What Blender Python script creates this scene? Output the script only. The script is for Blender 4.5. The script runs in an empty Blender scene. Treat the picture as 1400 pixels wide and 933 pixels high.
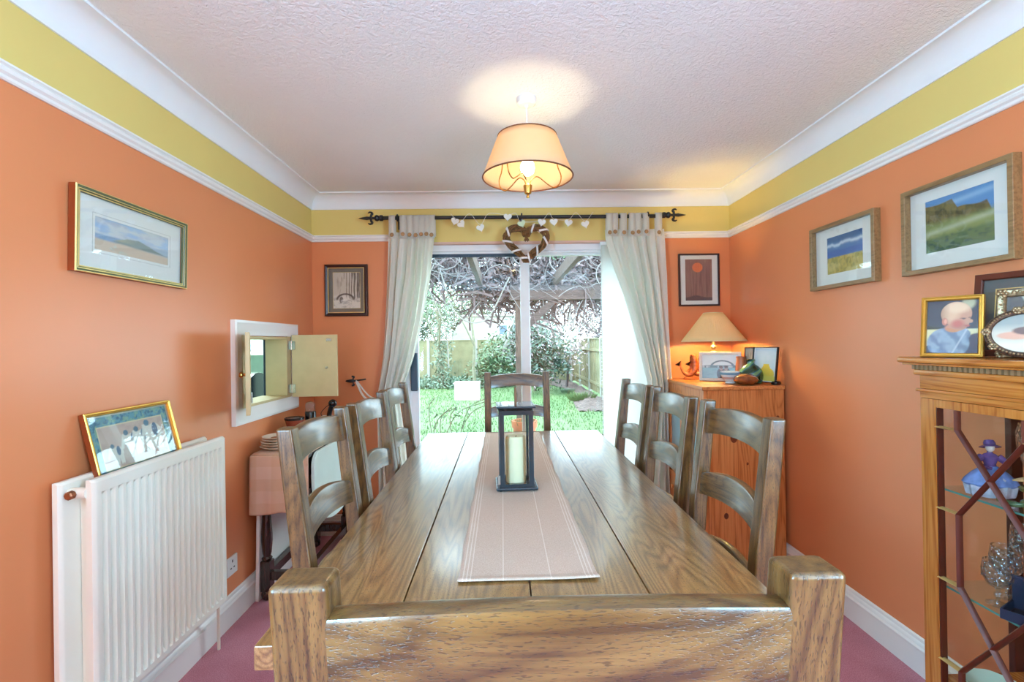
import bpy, bmesh, math, random
import numpy as np
from mathutils import Vector, Matrix

SC = bpy.context.scene
COL = SC.collection
PI = math.pi

# ------------------------------------------------------------------ camera
cam_d = bpy.data.cameras.new('camera')
cam = bpy.data.objects.new('camera', cam_d)
COL.objects.link(cam)
cam_d.sensor_fit = 'HORIZONTAL'
cam_d.sensor_width = 36.0
cam_d.lens = 658.46 / 1400 * 36.0
cam_d.clip_start = 0.02
cam_d.clip_end = 400
_r = ((0.99968, 0.02, 0.01564), (-0.01995, 0.9998, -0.00301), (-0.0157, 0.0027, 0.99987))
cam.matrix_world = Matrix(((_r[0][0], _r[0][2], -_r[0][1], 0.0),
                           (_r[1][0], _r[1][2], -_r[1][1], 0.0),
                           (_r[2][0], _r[2][2], -_r[2][1], 1.3),
                           (0, 0, 0, 1)))
SC.camera = cam

# ------------------------------------------------------------------ world, lights, exposure
world = bpy.data.worlds.new('overcast_sky')
SC.world = world
world.use_nodes = True
_bg = world.node_tree.nodes['Background']
_bg.inputs[0].default_value = (0.63, 0.86, 1.0, 1)
_bg.inputs[1].default_value = 7.5
SC.view_settings.view_transform = 'Standard'
SC.view_settings.look = 'None'
SC.view_settings.gamma = 1.0
SC.view_settings.use_curve_mapping = False
SC.view_settings.exposure = 0.80
SC.cycles.max_bounces = 10
SC.cycles.diffuse_bounces = 5
SC.cycles.glossy_bounces = 4
SC.cycles.transmission_bounces = 8
SC.cycles.transparent_max_bounces = 16
SC.cycles.sample_clamp_indirect = 6.0
SC.cycles.caustics_reflective = False
SC.cycles.caustics_refractive = False


def area_light(name, loc, rot, sx, sy, power, color, portal=False):
    d = bpy.data.lights.new(name, 'AREA')
    d.shape = 'RECTANGLE'
    d.size, d.size_y = sx, sy
    d.energy = power
    d.color = color
    if portal:
        d.cycles.is_portal = True
    o = bpy.data.objects.new(name, d)
    o.location = loc
    o.rotation_euler = rot
    COL.objects.link(o)
    return o


# sky portals in the patio door and the two added side windows
area_light('patio_door_portal', (0.02, 3.60, 1.0), (-PI / 2, 0, 0), 1.4, 2.0, 1, (1, 1, 1), True)
area_light('left_added_window_portal', (-1.42, -1.05, 1.40), (0, -PI / 2, 0), 1.3, 1.1, 1, (1, 1, 1), True)
area_light('right_added_window_portal', (1.72, -1.05, 1.40), (0, PI / 2, 0), 1.3, 1.1, 1, (1, 1, 1), True)
# added fill lights, set in two made-up side windows behind the camera
area_light('left_fill_light', (-1.36, -1.05, 1.40), (0, -PI / 2, 0), 1.15, 0.95, 84, (0.26, 0.66, 1.0))
area_light('right_fill_light', (1.66, -1.05, 1.40), (0, PI / 2, 0), 1.15, 0.95, 84, (0.26, 0.66, 1.0))
# unseen area light added to brighten the kitchen beyond the hatch
area_light('kitchen_fill_light', (-2.6, 4.1, 2.25), (0, 0, 0), 0.6, 1.2, 45, (0.80, 1.0, 0.97))


# ------------------------------------------------------------------ helpers
def lin(c):
    c = c / 255.0
    return c / 12.92 if c <= 0.04045 else ((c + 0.055) / 1.055) ** 2.4


def rgb(r, g, b):
    return (lin(r), lin(g), lin(b), 1.0)


def nt(name):
    m = bpy.data.materials.new(name)
    m.use_nodes = True
    t = m.node_tree
    return m, t, t.nodes['Principled BSDF']


def N(t, kind, **kw):
    n = t.nodes.new(kind)
    for k, v in kw.items():
        if isinstance(k, str) and hasattr(n, k) and k not in ('inputs',):
            setattr(n, k, v)
    return n


def setin(n, **kw):
    for k, v in kw.items():
        n.inputs[k.replace('_', ' ')].default_value = v
    return n


def coords(t, scale=(1, 1, 1), rot=(0, 0, 0)):
    tc = N(t, 'ShaderNodeTexCoord')
    mp = N(t, 'ShaderNodeMapping')
    mp.inputs['Scale'].default_value = scale
    mp.inputs['Rotation'].default_value = rot
    t.links.new(tc.outputs['Object'], mp.inputs['Vector'])
    return mp.outputs['Vector']


def noise(t, vec, scale, detail=3, rough=0.5, dist=0.0):
    n = N(t, 'ShaderNodeTexNoise')
    setin(n, Scale=scale, Detail=detail, Roughness=rough, Distortion=dist)
    t.links.new(vec, n.inputs['Vector'])
    return n.outputs['Fac']


def ramp(t, fac, stops):
    r = N(t, 'ShaderNodeValToRGB')
    el = r.color_ramp.elements
    while len(el) < len(stops):
        el.new(0.5)
    for e, (p, c) in zip(el, stops):
        e.position = p
        e.color = c if len(c) == 4 else (*c, 1)
    t.links.new(fac, r.inputs['Fac'])
    return r.outputs['Color']


def bump(t, b, height, strength=0.2, dist=0.01):
    n = N(t, 'ShaderNodeBump')
    n.inputs['Strength'].default_value = strength
    n.inputs['Distance'].default_value = dist
    t.links.new(height, n.inputs['Height'])
    t.links.new(n.outputs['Normal'], b.inputs['Normal'])


def plain(name, col, rough=0.5, metal=0.0, var=0.06, scale=8.0, bmp=0.0, bscale=60, spec=0.5, coat=0.0):
    """paint-like material: the colour with a faint noise in it"""
    m, t, b = nt(name)
    v = coords(t)
    c0 = tuple(x * (1 - var) for x in col[:3])
    c1 = tuple(min(1, x * (1 + var)) for x in col[:3])
    t.links.new(ramp(t, noise(t, v, scale), [(0.3, c0), (0.7, c1)]), b.inputs['Base Color'])
    setin(b, Roughness=rough, Metallic=metal)
    b.inputs['Specular IOR Level'].default_value = spec
    if coat:
        b.inputs['Coat Weight'].default_value = coat
        b.inputs['Coat Roughness'].default_value = 0.08
    if bmp:
        bump(t, b, noise(t, v, bscale, 3), bmp, 0.06 / bscale)
    return m


def wood(name, dark, mid, light, axis='Z', rough=0.35, bmp=0.25, coat=0.0, ring=1.0, pore=1.0, contour=0.35):
    """long-grained timber; grain runs along the given axis"""
    m, t, b = nt(name)

    def sc(k):
        return {'X': (k, 1, 1), 'Y': (1, k, 1), 'Z': (1, 1, k)}[axis]
    # cathedral contours of a stretched field
    v1 = coords(t, sc(0.10))
    field = noise(t, v1, 7 * ring, 2, 0.45, 0.5)
    w = N(t, 'ShaderNodeMath', operation='MULTIPLY')
    w.inputs[1].default_value = 60.0
    t.links.new(field, w.inputs[0])
    fr = N(t, 'ShaderNodeMath', operation='PINGPONG')
    fr.inputs[1].default_value = 1.0
    t.links.new(w.outputs[0], fr.inputs[0])
    pw = N(t, 'ShaderNodeMath', operation='POWER')
    pw.inputs[1].default_value = 1.6
    t.links.new(fr.outputs[0], pw.inputs[0])
    v2 = coords(t, sc(0.04))
    streak = noise(t, v2, 90, 3, 0.6)
    v3 = coords(t, sc(0.16))
    pores = noise(t, v3, 900, 1, 0.5)
    # sum
    s1 = N(t, 'ShaderNodeMath', operation='MULTIPLY_ADD')
    s1.inputs[1].default_value = -contour
    t.links.new(pw.outputs[0], s1.inputs[0])
    t.links.new(streak, s1.inputs[2])
    s2 = N(t, 'ShaderNodeMath', operation='ADD')
    s2.inputs[1].default_value = contour * 0.4
    t.links.new(s1.outputs[0], s2.inputs[0])
    c = ramp(t, s2.outputs[0], [(0.30, dark), (0.47, mid), (0.68, light)])
    pr = ramp(t, pores, [(0.34, (0, 0, 0)), (0.44, (1, 1, 1))])
    mc = N(t, 'ShaderNodeMix', data_type='RGBA', blend_type='MULTIPLY')
    mc.inputs[0].default_value = 0.55 * pore
    t.links.new(c, mc.inputs[6])
    t.links.new(pr, mc.inputs[7])
    t.links.new(mc.outputs[2], b.inputs['Base Color'])
    setin(b, Roughness=rough)
    if coat:
        b.inputs['Coat Weight'].default_value = coat
        b.inputs['Coat Roughness'].default_value = 0.16
        b.inputs['Coat IOR'].default_value = 1.85
    if bmp:
        hs = N(t, 'ShaderNodeMath', operation='MULTIPLY_ADD')
        hs.inputs[1].default_value = 0.6
        t.links.new(pr, hs.inputs[0])
        t.links.new(s2.outputs[0], hs.inputs[2])
        bump(t, b, hs.outputs[0], bmp, 0.0008)
    return m


def thin_glass(name, tint=(0.97, 0.99, 0.98), f0=0.04, bumpy=0.0):
    m = bpy.data.materials.new(name)
    m.use_nodes = True
    t = m.node_tree
    t.nodes.clear()
    out = N(t, 'ShaderNodeOutputMaterial')
    mx = N(t, 'ShaderNodeMixShader')
    tr = N(t, 'ShaderNodeBsdfTransparent')
    gl = N(t, 'ShaderNodeBsdfGlossy')
    lw = N(t, 'ShaderNodeLayerWeight')
    pw = N(t, 'ShaderNodeMath', operation='POWER')
    pw.inputs[1].default_value = 5.0
    t.links.new(lw.outputs['Facing'], pw.inputs[0])
    ma = N(t, 'ShaderNodeMath', operation='MULTIPLY_ADD')
    ma.inputs[1].default_value = 1 - f0
    ma.inputs[2].default_value = f0
    t.links.new(pw.outputs[0], ma.inputs[0])
    tr.inputs['Color'].default_value = (*tint, 1)
    gl.inputs['Roughness'].default_value = 0.02
    t.links.new(ma.outputs[0], mx.inputs[0])
    t.links.new(tr.outputs[0], mx.inputs[1])
    t.links.new(gl.outputs[0], mx.inputs[2])
    if bumpy:
        v = N(t, 'ShaderNodeTexVoronoi')
        v.inputs['Scale'].default_value = 90
        tc = N(t, 'ShaderNodeTexCoord')
        t.links.new(tc.outputs['Object'], v.inputs['Vector'])
        bn = N(t, 'ShaderNodeBump')
        bn.inputs['Strength'].default_value = bumpy
        bn.inputs['Distance'].default_value = 0.01
        t.links.new(v.outputs['Distance'], bn.inputs['Height'])
        t.links.new(bn.outputs[0], gl.inputs['Normal'])
        t.links.new(bn.outputs[0], lw.inputs['Normal'])
    t.links.new(mx.outputs[0], out.inputs['Surface'])
    return m


def fabric(name, col, trans=0.0, scale=350, rough=0.9, var=0.05):
    m, t, b = nt(name)
    v = coords(t)
    n = noise(t, v, scale, 2)
    c0 = tuple(x * (1 - var) for x in col[:3])
    c1 = tuple(min(1, x * (1 + var)) for x in col[:3])
    t.links.new(ramp(t, n, [(0.3, c0), (0.7, c1)]), b.inputs['Base Color'])
    setin(b, Roughness=rough)
    bump(t, b, n, 0.15, 0.002)
    if trans:
        tl = N(t, 'ShaderNodeBsdfTranslucent')
        tl.inputs['Color'].default_value = col
        mx = N(t, 'ShaderNodeMixShader')
        mx.inputs[0].default_value = trans
        t.links.new(b.outputs[0], mx.inputs[1])
        t.links.new(tl.outputs[0], mx.inputs[2])
        t.links.new(mx.outputs[0], t.nodes['Material Output'].inputs['Surface'])
    return m


def emit(name, col, strength):
    m, t, b = nt(name)
    b.inputs['Emission Color'].default_value = col
    b.inputs['Emission Strength'].default_value = strength
    b.inputs['Base Color'].default_value = col
    return m


class G:
    """collects geometry for ONE mesh object"""

    def __init__(self):
        self.bm = bmesh.new()
        self.bev = False

    def _mat(self, faces, mi):
        for f in faces:
            f.material_index = mi

    def box(self, lo, hi, bev=0.0, seg=2, mi=0, M=None):
        tb = bmesh.new()
        bmesh.ops.create_cube(tb, size=1.0)
        c = [(a + b) / 2 for a, b in zip(lo, hi)]
        s = [b - a for a, b in zip(lo, hi)]
        for v in tb.verts:
            v.co = Vector((c[0] + v.co.x * s[0], c[1] + v.co.y * s[1], c[2] + v.co.z * s[2]))
        if bev:
            self.bev = True
            bmesh.ops.bevel(tb, geom=list(tb.edges), offset=bev, segments=seg, profile=0.5, affect='EDGES')
        self._merge(tb, mi, M)
        return self

    def _merge(self, tb, mi=0, M=None):
        mp = {}
        for v in tb.verts:
            mp[v] = self.bm.verts.new(M @ v.co if M else v.co)
        for f in tb.faces:
            try:
                nf = self.bm.faces.new([mp[v] for v in f.verts])
                nf.material_index = mi
            except ValueError:
                pass
        tb.free()

    def prism(self, poly, d0, d1, axis='X', bev=0.0, seg=2, mi=0, M=None):
        """poly in the two other axes (in XYZ order), extruded along axis from d0 to d1"""
        tb = bmesh.new()

        def P(a, b, d):
            return {'X': (d, a, b), 'Y': (a, d, b), 'Z': (a, b, d)}[axis]
        v0 = [tb.verts.new(P(a, b, d0)) for a, b in poly]
        v1 = [tb.verts.new(P(a, b, d1)) for a, b in poly]
        n = len(poly)
        tb.faces.new(v0)
        tb.faces.new(v1[::-1])
        for i in range(n):
            j = (i + 1) % n
            tb.faces.new([v0[j], v0[i], v1[i], v1[j]])
        bmesh.ops.recalc_face_normals(tb, faces=list(tb.faces))
        if bev:
            self.bev = True
            bmesh.ops.bevel(tb, geom=list(tb.edges), offset=bev, segments=seg, profile=0.5, affect='EDGES')
        self._merge(tb, mi, M)
        return self

    def loft(self, rings, close=True, caps=True, mi=0, M=None):
        """rings: lists of points, same count each"""
        tb = bmesh.new()
        R = [[tb.verts.new(p) for p in r] for r in rings]
        n = len(rings[0])
        for a, b in zip(R, R[1:]):
            for i in range(n if close else n - 1):
                j = (i + 1) % n
                tb.faces.new([a[i], a[j], b[j], b[i]])
        if caps and close:
            tb.faces.new(R[0][::-1])
            tb.faces.new(R[-1])
        bmesh.ops.recalc_face_normals(tb, faces=list(tb.faces))
        self._merge(tb, mi, M)
        return self

    def lathe(self, prof, c=(0, 0, 0), n=28, mi=0, M=None, sx=1.0, sy=1.0):
        """prof: (radius, z) list"""
        rings = []
        for r, z in prof:
            r = max(r, 1e-5)
            rings.append([(c[0] + sx * r * math.cos(2 * PI * k / n), c[1] + sy * r * math.sin(2 * PI * k / n), c[2] + z)
                          for k in range(n)])
        return self.loft(rings, True, True, mi, M)

    def tube(self, pts, rad, n=8, mi=0, M=None, flat=1.0):
        pts = [Vector(p) for p in pts]
        m = len(pts)
        if not isinstance(rad, (list, tuple)):
            rad = [rad] * m
        rings = []
        up = None
        for i, p in enumerate(pts):
            d = (pts[min(i + 1, m - 1)] - pts[max(i - 1, 0)])
            if d.length < 1e-9:
                d = Vector((0, 0, 1))
            d.normalize()
            if up is None:
                up = d.orthogonal().normalized()
            up = (up - d * up.dot(d))
            if up.length < 1e-6:
                up = d.orthogonal()
            up.normalize()
            s = d.cross(up)
            r = max(rad[i], 1e-5)
            rings.append([p + up * (r * math.cos(2 * PI * k / n)) + s * (r * flat * math.sin(2 * PI * k / n)) for k in range(n)])
        return self.loft(rings, True, True, mi, M)

    def sphere(self, c, r, s=(1, 1, 1), n=20, mi=0, M=None):
        pr = [(r * math.sin(PI * k / (n // 2)), -r * math.cos(PI * k / (n // 2))) for k in range(n // 2 + 1)]
        rings = []
        for a, z in pr:
            a = max(a, 1e-5)
            rings.append([(c[0] + s[0] * a * math.cos(2 * PI * k / n), c[1] + s[1] * a * math.sin(2 * PI * k / n),
                           c[2] + s[2] * z) for k in range(n)])
        return self.loft(rings, True, True, mi, M)

    def grid(self, fn, nu, nv, mi=0, M=None):
        tb = bmesh.new()
        V = [[tb.verts.new(fn(i / nu, j / nv)) for i in range(nu + 1)] for j in range(nv + 1)]
        for j in range(nv):
            for i in range(nu):
                tb.faces.new([V[j][i], V[j][i + 1], V[j + 1][i + 1], V[j + 1][i]])
        self._merge(tb, mi, M)
        return self

    def rect_loop(self, prof, w, h, mi=0, mis=None, M=None):
        """mitred moulding round a w x h rectangle in the xz plane; prof: (inset, y)"""
        tb = bmesh.new()
        R = []
        for d, y in prof:
            a, b = w / 2 - d, h / 2 - d
            R.append([tb.verts.new(p) for p in ((-a, y, -b), (a, y, -b), (a, y, b), (-a, y, b))])
        for k in range(len(R)):
            A, B = R[k], R[(k + 1) % len(R)]
            for i in range(4):
                j = (i + 1) % 4
                f = tb.faces.new([A[i], A[j], B[j], B[i]])
                f.material_index = mis[k] if mis else mi
        bmesh.ops.recalc_face_normals(tb, faces=list(tb.faces))
        mp = {}
        for v in tb.verts:
            mp[v] = self.bm.verts.new(M @ v.co if M else v.co)
        for f in tb.faces:
            nf = self.bm.faces.new([mp[v] for v in f.verts])
            nf.material_index = f.material_index
        tb.free()
        return self

    def build(self, name, mats, parent=None, M=None, sharp=28.0):
        bm = self.bm
        if M:
            bmesh.ops.transform(bm, matrix=M, verts=list(bm.verts))
        bm.normal_update()
        lim = math.radians(max(sharp, 38.0) if self.bev and sharp < 50 else sharp)
        for f in bm.faces:
            f.smooth = True
        for e in bm.edges:
            if len(e.link_faces) == 2 and e.calc_face_angle(0) > lim:
                e.smooth = False
        me = bpy.data.meshes.new(name)
        bm.to_mesh(me)
        bm.free()
        if not isinstance(mats, (list, tuple)):
            mats = [mats]
        for m in mats:
            me.materials.append(m)
        o = bpy.data.objects.new(name, me)
        COL.objects.link(o)
        if parent:
            o.parent = parent
        if self.bev:
            md = o.modifiers.new('face_normals', 'WEIGHTED_NORMAL')
            md.keep_sharp = True
        return o


def tag(o, label=None, cat=None, group=None, kind=None):
    if label:
        o['label'] = label
    if cat:
        o['category'] = cat
    if group:
        o['group'] = group
    if kind:
        o['kind'] = kind
    return o


def thing(name, label, cat, loc=(0, 0, 0), rot=(0, 0, 0), group=None):
    o = bpy.data.objects.new(name, None)
    o.empty_display_size = 0.1
    o.location = loc
    o.rotation_euler = rot
    COL.objects.link(o)
    return tag(o, label, cat, group)


def struct(o):
    o['kind'] = 'structure'
    return o


def dup(root, loc, rot, label, group=None):
    r = root.copy()
    COL.objects.link(r)
    r.location = loc
    r.rotation_euler = rot
    r['label'] = label
    if group:
        r['group'] = group
    for ch in list(root.children):
        c = ch.copy()
        COL.objects.link(c)
        c.parent = r
        for g in list(ch.children):
            d = g.copy()
            COL.objects.link(d)
            d.parent = c
    return r


def solid(o, th):
    md = o.modifiers.new('thickness', 'SOLIDIFY')
    md.thickness = th
    md.offset = 0
    return o


def catmull(pts, n=8):
    P = [Vector(p) for p in pts]
    P = [2 * P[0] - P[1]] + P + [2 * P[-1] - P[-2]]
    out = []
    for i in range(1, len(P) - 2):
        for k in range(n):
            t = k / n
            a, b, c, d = P[i - 1], P[i], P[i + 1], P[i + 2]
            out.append(0.5 * ((2 * b) + (c - a) * t + (2 * a - 5 * b + 4 * c - d) * t * t + (3 * b - a - 3 * c + d) * t ** 3))
    out.append(P[-2])
    return out


def interp(x, xs, ys):
    return float(np.interp(x, xs, ys))


# ------------------------------------------------------------------ materials
M_ORANGE = plain('orange_emulsion', rgb(222, 137, 88), 0.36, var=0.02, scale=3, bmp=0.12, bscale=220, spec=0.55)
M_YELLOW = plain('yellow_emulsion', rgb(226, 202, 120), 0.6, var=0.02, scale=3, bmp=0.1, bscale=220)
M_WHITE = plain('white_gloss_paint', rgb(236, 234, 230), 0.3, var=0.015, scale=4)
M_COVING = plain('white_matt_coving', rgb(238, 241, 244), 0.7, var=0.015, scale=5)
M_UPVC = plain('white_upvc', rgb(232, 236, 238), 0.28, var=0.01)
M_BLACK = plain('black_iron', rgb(28, 26, 27), 0.42, var=0.1, bmp=0.1)
M_BLACKGLOSS = plain('black_plastic', rgb(18, 18, 20), 0.15, var=0.05)
M_NAVY = plain('dark_blue_grey_handle', rgb(36, 66, 86), 0.35, var=0.05)
M_GOLD = plain('gilt', rgb(206, 160, 70), 0.32, metal=0.75, var=0.1, scale=20)
M_GOLDPALE = plain('pale_gilt', rgb(226, 200, 130), 0.32, metal=0.6, var=0.1, scale=20)
M_GREENLINE = plain('olive_frame_paint', rgb(92, 96, 66), 0.4, var=0.08)
M_BRASS = plain('brass', rgb(190, 140, 70), 0.25, metal=0.9, var=0.05)
M_STEEL = plain('bright_metal', rgb(200, 205, 205), 0.22, metal=0.9, var=0.04)
M_GLASS = thin_glass('window_glass', f0=0.02)
M_PICGLASS = thin_glass('picture_glass', (0.98, 0.99, 0.99), 0.045)
M_CRYSTAL = thin_glass('cut_crystal', (0.90, 0.96, 0.98), 0.10, 0.8)
M_SHELFGLASS = thin_glass('greenish_shelf_glass', (0.90, 0.97, 0.96), 0.04)
M_SHELFEDGE = plain('glass_shelf_edge', rgb(90, 150, 140), 0.15)
M_MOUNT = plain('white_mount_card', rgb(238, 236, 228), 0.8, var=0.01)
M_CURTAIN = fabric('cream_curtain_cotton', rgb(250, 249, 243), trans=0.62)
M_BLIND = fabric('white_blind_fabric', rgb(248, 250, 248), trans=0.60, scale=500)
M_RUNNER = fabric('taupe_runner', rgb(206, 184, 168), scale=420)
M_PINKCLOTH = fabric('pink_check_cloth', rgb(226, 176, 148), scale=400)
M_BEECH = plain('pale_hatch_board', rgb(206, 186, 138), 0.45, var=0.05, scale=12)
M_TERRA = plain('terracotta', rgb(176, 100, 66), 0.7, var=0.12, scale=14)
OAK = dict(dark=rgb(66, 42, 18), mid=rgb(94, 64, 30), light=rgb(114, 81, 41))
M_OAK_Z = wood('oak_upright', OAK['dark'], OAK['mid'], OAK['light'], 'Z', 0.34, 0.4, coat=0.25, contour=0.22)
M_OAK_X = wood('oak_rail', OAK['dark'], OAK['mid'], OAK['light'], 'X', 0.32, 0.4, coat=0.3, contour=0.22)
M_OAK_Y = wood('oak_board', rgb(116, 80, 40), rgb(138, 98, 51), rgb(160, 120, 70), 'Y', 0.28, 0.35, coat=1.0, contour=0.30)
M_PINE = wood('honey_pine', rgb(178, 104, 52), rgb(204, 128, 70), rgb(214, 142, 82), 'Z', 0.38, 0.05, ring=0.6, pore=0.0, contour=0.25)
M_PINE_X = wood('honey_pine_top', rgb(178, 104, 52), rgb(204, 128, 70), rgb(214, 142, 82), 'Y', 0.38, 0.05, ring=0.6, pore=0.0, contour=0.25)
M_YEW = wood('yew_veneer', rgb(164, 92, 34), rgb(192, 120, 48), rgb(208, 140, 64), 'Y', 0.25, 0.0, coat=0.3, ring=0.7, pore=0.0, contour=0.2)
M_YEW_Z = wood('yew_stile', rgb(164, 92, 34), rgb(188, 118, 48), rgb(204, 136, 62), 'Z', 0.25, 0.0, coat=0.3, ring=0.7, pore=0.0, contour=0.2)
M_MAHOG = plain('red_mahogany', rgb(84, 34, 18), 0.35, var=0.15, scale=20)
M_DARKOAK = wood('dark_stained_oak', rgb(34, 20, 15), rgb(52, 30, 22), rgb(66, 40, 30), 'Z', 0.25, 0.0, coat=0.3)
M_DARKFRAME = plain('dark_mahogany_frame', rgb(52, 24, 22), 0.3, var=0.1)
M_OAKFRAME = wood('limed_oak_frame', rgb(126, 98, 62), rgb(146, 114, 74), rgb(160, 128, 86), 'X', 0.4, 0.1, ring=0.8, pore=0.4, contour=0.12)
M_CARVED = wood('carved_redwood', rgb(126, 56, 26), rgb(160, 78, 36), rgb(176, 96, 50), 'X', 0.35, 0.0, pore=0.2)

# ------------------------------------------------------------------ the room
XL, XR, YB, YF, H = -1.298, 1.595, 3.33, -1.8, 2.325
RAIL = 2.03


def carpet_mat():
    m, t, b = nt('mauve_pink_carpet')
    v = coords(t)
    a = noise(t, v, 260, 3, 0.6)
    c = noise(t, v, 6, 3)
    mx = N(t, 'ShaderNodeMath', operation='MULTIPLY_ADD')
    mx.inputs[1].default_value = 0.35
    t.links.new(c, mx.inputs[0])
    t.links.new(a, mx.inputs[2])
    t.links.new(ramp(t, mx.outputs[0], [(0.4, rgb(146, 70, 88)), (0.62, rgb(178, 98, 116)), (0.85, rgb(200, 128, 142))]), b.inputs['Base Color'])
    setin(b, Roughness=0.95)
    b.inputs['Sheen Weight'].default_value = 0.3
    bump(t, b, a, 0.6, 0.0012)
    return m


def artex_mat():
    m, t, b = nt('stippled_ceiling_plaster')
    v = coords(t)
    a = noise(t, v, 75, 3, 0.62, 0.6)
    t.links.new(ramp(t, noise(t, v, 2), [(0.3, rgb(240, 243, 246)), (0.7, rgb(245, 247, 249))]), b.inputs['Base Color'])
    setin(b, Roughness=0.85)
    bump(t, b, a, 1.0, 0.006)
    return m


M_CARPET = carpet_mat()
M_ARTEX = artex_mat()

g = G().box((XL - 0.2, YF - 0.2, -0.12), (XR + 0.2, YB + 0.22, 0.0))
struct(g.build('floor', M_CARPET))
g = G().box((XL - 0.2, YF - 0.2, H), (XR + 0.2, YB + 0.25, H + 0.12))
struct(g.build('ceiling', M_ARTEX))

# left wall with the hatch opening, its yellow frieze above the picture rail
HY0, HY1, HZ0, HZ1 = 2.45, 2.912, 0.992, 1.352
T = 0.115
g = G()
WY0, WY1, WZ0, WZ1 = -1.65, -0.45, 0.85, 1.95
g.box((XL - T, WY1, 0), (XL, HY0, RAIL))
g.box((XL - T, YF, 0), (XL, WY0, RAIL))
g.box((XL - T, WY0, 0), (XL, WY1, WZ0))
g.box((XL - T, WY0, WZ1), (XL, WY1, RAIL))
g.box((XL - T, HY1, 0), (XL, YB + 0.25, RAIL))
g.box((XL - T, HY0, 0), (XL, HY1, HZ0))
g.box((XL - T, HY0, HZ1), (XL, HY1, RAIL))
g.box((XL - T, YF, RAIL), (XL, YB + 0.25, H), mi=1)
struct(g.build('wall_left', [M_ORANGE, M_YELLOW]))
g = G()
g.box((XR, WY1, 0), (XR + T, YB + 0.25, RAIL))
g.box((XR, YF, 0), (XR + T, WY0, RAIL))
g.box((XR, WY0, 0), (XR + T, WY1, WZ0))
g.box((XR, WY0, WZ1), (XR + T, WY1, RAIL))
g.box((XR, YF, RAIL), (XR + T, YB + 0.25, H), mi=1)
struct(g.build('wall_right', [M_ORANGE, M_YELLOW]))
DX0, DX1, DZ1 = -0.70, 1.115, 1.985
g = G()
g.box((XL, YB, 0), (DX0, YB + 0.25, RAIL))
g.box((DX1, YB, 0), (XR, YB + 0.25, RAIL))
g.box((DX0, YB, DZ1), (DX1, YB + 0.25, RAIL), mi=1)
g.box((XL, YB, RAIL), (XR, YB + 0.25, H), mi=1)
struct(g.build('wall_back', [M_ORANGE, M_YELLOW]))
# wall behind the camera, and two made-up side windows for the fill light
struct(G().box((XL, YF - 0.2, 0), (XR, YF, H)).build('wall_front', M_ORANGE))
for k, x in enumerate((XL - 0.14, XR + 0.14)):
    Mw = Matrix.Translation((x, (WY0 + WY1) / 2, (WZ0 + WZ1) / 2)) @ Matrix.Rotation(PI / 2, 4, 'Z')
    g = G().rect_loop([(0, -0.025), (0, 0.025), (0.05, 0.025), (0.05, -0.025)], WY1 - WY0, WZ1 - WZ0, M=Mw)
    struct(g.build('window_%d' % (k + 1), M_UPVC))  # frames of the added windows that hold the fill lights

# coving: quarter-hollow profile round the room
cv, ch = 0.085, 0.09
prof = [(0.0, H - ch - 0.006), (0.007, H - ch - 0.006), (0.009, H - ch)]
for k in range(9):
    a = PI / 2 * k / 8
    prof.append((0.009 + (cv - 0.009) * (1 - math.cos(a)), H - ch + (ch - 0.008) * math.sin(a)))
prof += [(cv + 0.008, H - 0.008), (cv + 0.008, H)]


def room_loop(name, prof, mat, y_back=YB, y_front=YF):
    g = G()
    tb = bmesh.new()
    R = []
    for d, z in prof:
        R.append([tb.verts.new(p) for p in ((XL + d, y_front + d, z), (XR - d, y_front + d, z), (XR - d, y_back - d, z), (XL + d, y_back - d, z))])
    for A, B in zip(R, R[1:]):
        for i in range(4):
            j = (i + 1) % 4
            tb.faces.new([A[i], A[j], B[j], B[i]])
    bmesh.ops.recalc_face_normals(tb, faces=list(tb.faces))
    bmesh.ops.reverse_faces(tb, faces=list(tb.faces))
    g._merge(tb)
    return struct(g.build(name, mat, sharp=24))


room_loop('trim_1', prof, M_COVING)


def run(name, prof, mat, side, a, b, ret=None):
    """moulding run: prof (proud, z) swept along a wall from a to b"""
    g = G()
    pts = []
    for s in (a, b):
        ring = []
        for d, z in prof:
            ring.append({'L': (XL + d, s, z), 'R': (XR - d, s, z), 'B': (s, YB - d, z)}[side])
        pts.append(ring)
    g.loft(pts)
    return struct(g.build(name, mat, sharp=24))


railp = [(0, 2.008), (0.006, 2.008), (0.010, 2.012), (0.010, 2.020), (0.018, 2.026), (0.020, 2.034), (0.016, 2.040), (0.024, 2.044), (0.024, 2.050), (0.004, 2.052), (0, 2.052)]
run('trim_2', railp, M_WHITE, 'L', YF, YB)
run('trim_3', railp, M_WHITE, 'R', YF, YB)
run('trim_4', railp, M_WHITE, 'B', XL, -0.70)
run('trim_5', railp, M_WHITE, 'B', 1.115, XR)
skp = [(0, 0), (0.018, 0), (0.018, 0.092), (0.022, 0.096), (0.022, 0.102), (0.014, 0.108), (0.012, 0.118), (0.008, 0.124), (0.007, 0.136), (0.004, 0.140), (0, 0.140)]
run('baseboard_left', skp, M_WHITE, 'L', YF, YB)
run('baseboard_right', skp, M_WHITE, 'R', YF, YB)
run('baseboard_back', skp, M_WHITE, 'B', XL, DX0)
run('baseboard_back_right', skp, M_WHITE, 'B', DX1, XR).name = 'baseboard_backright'

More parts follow.
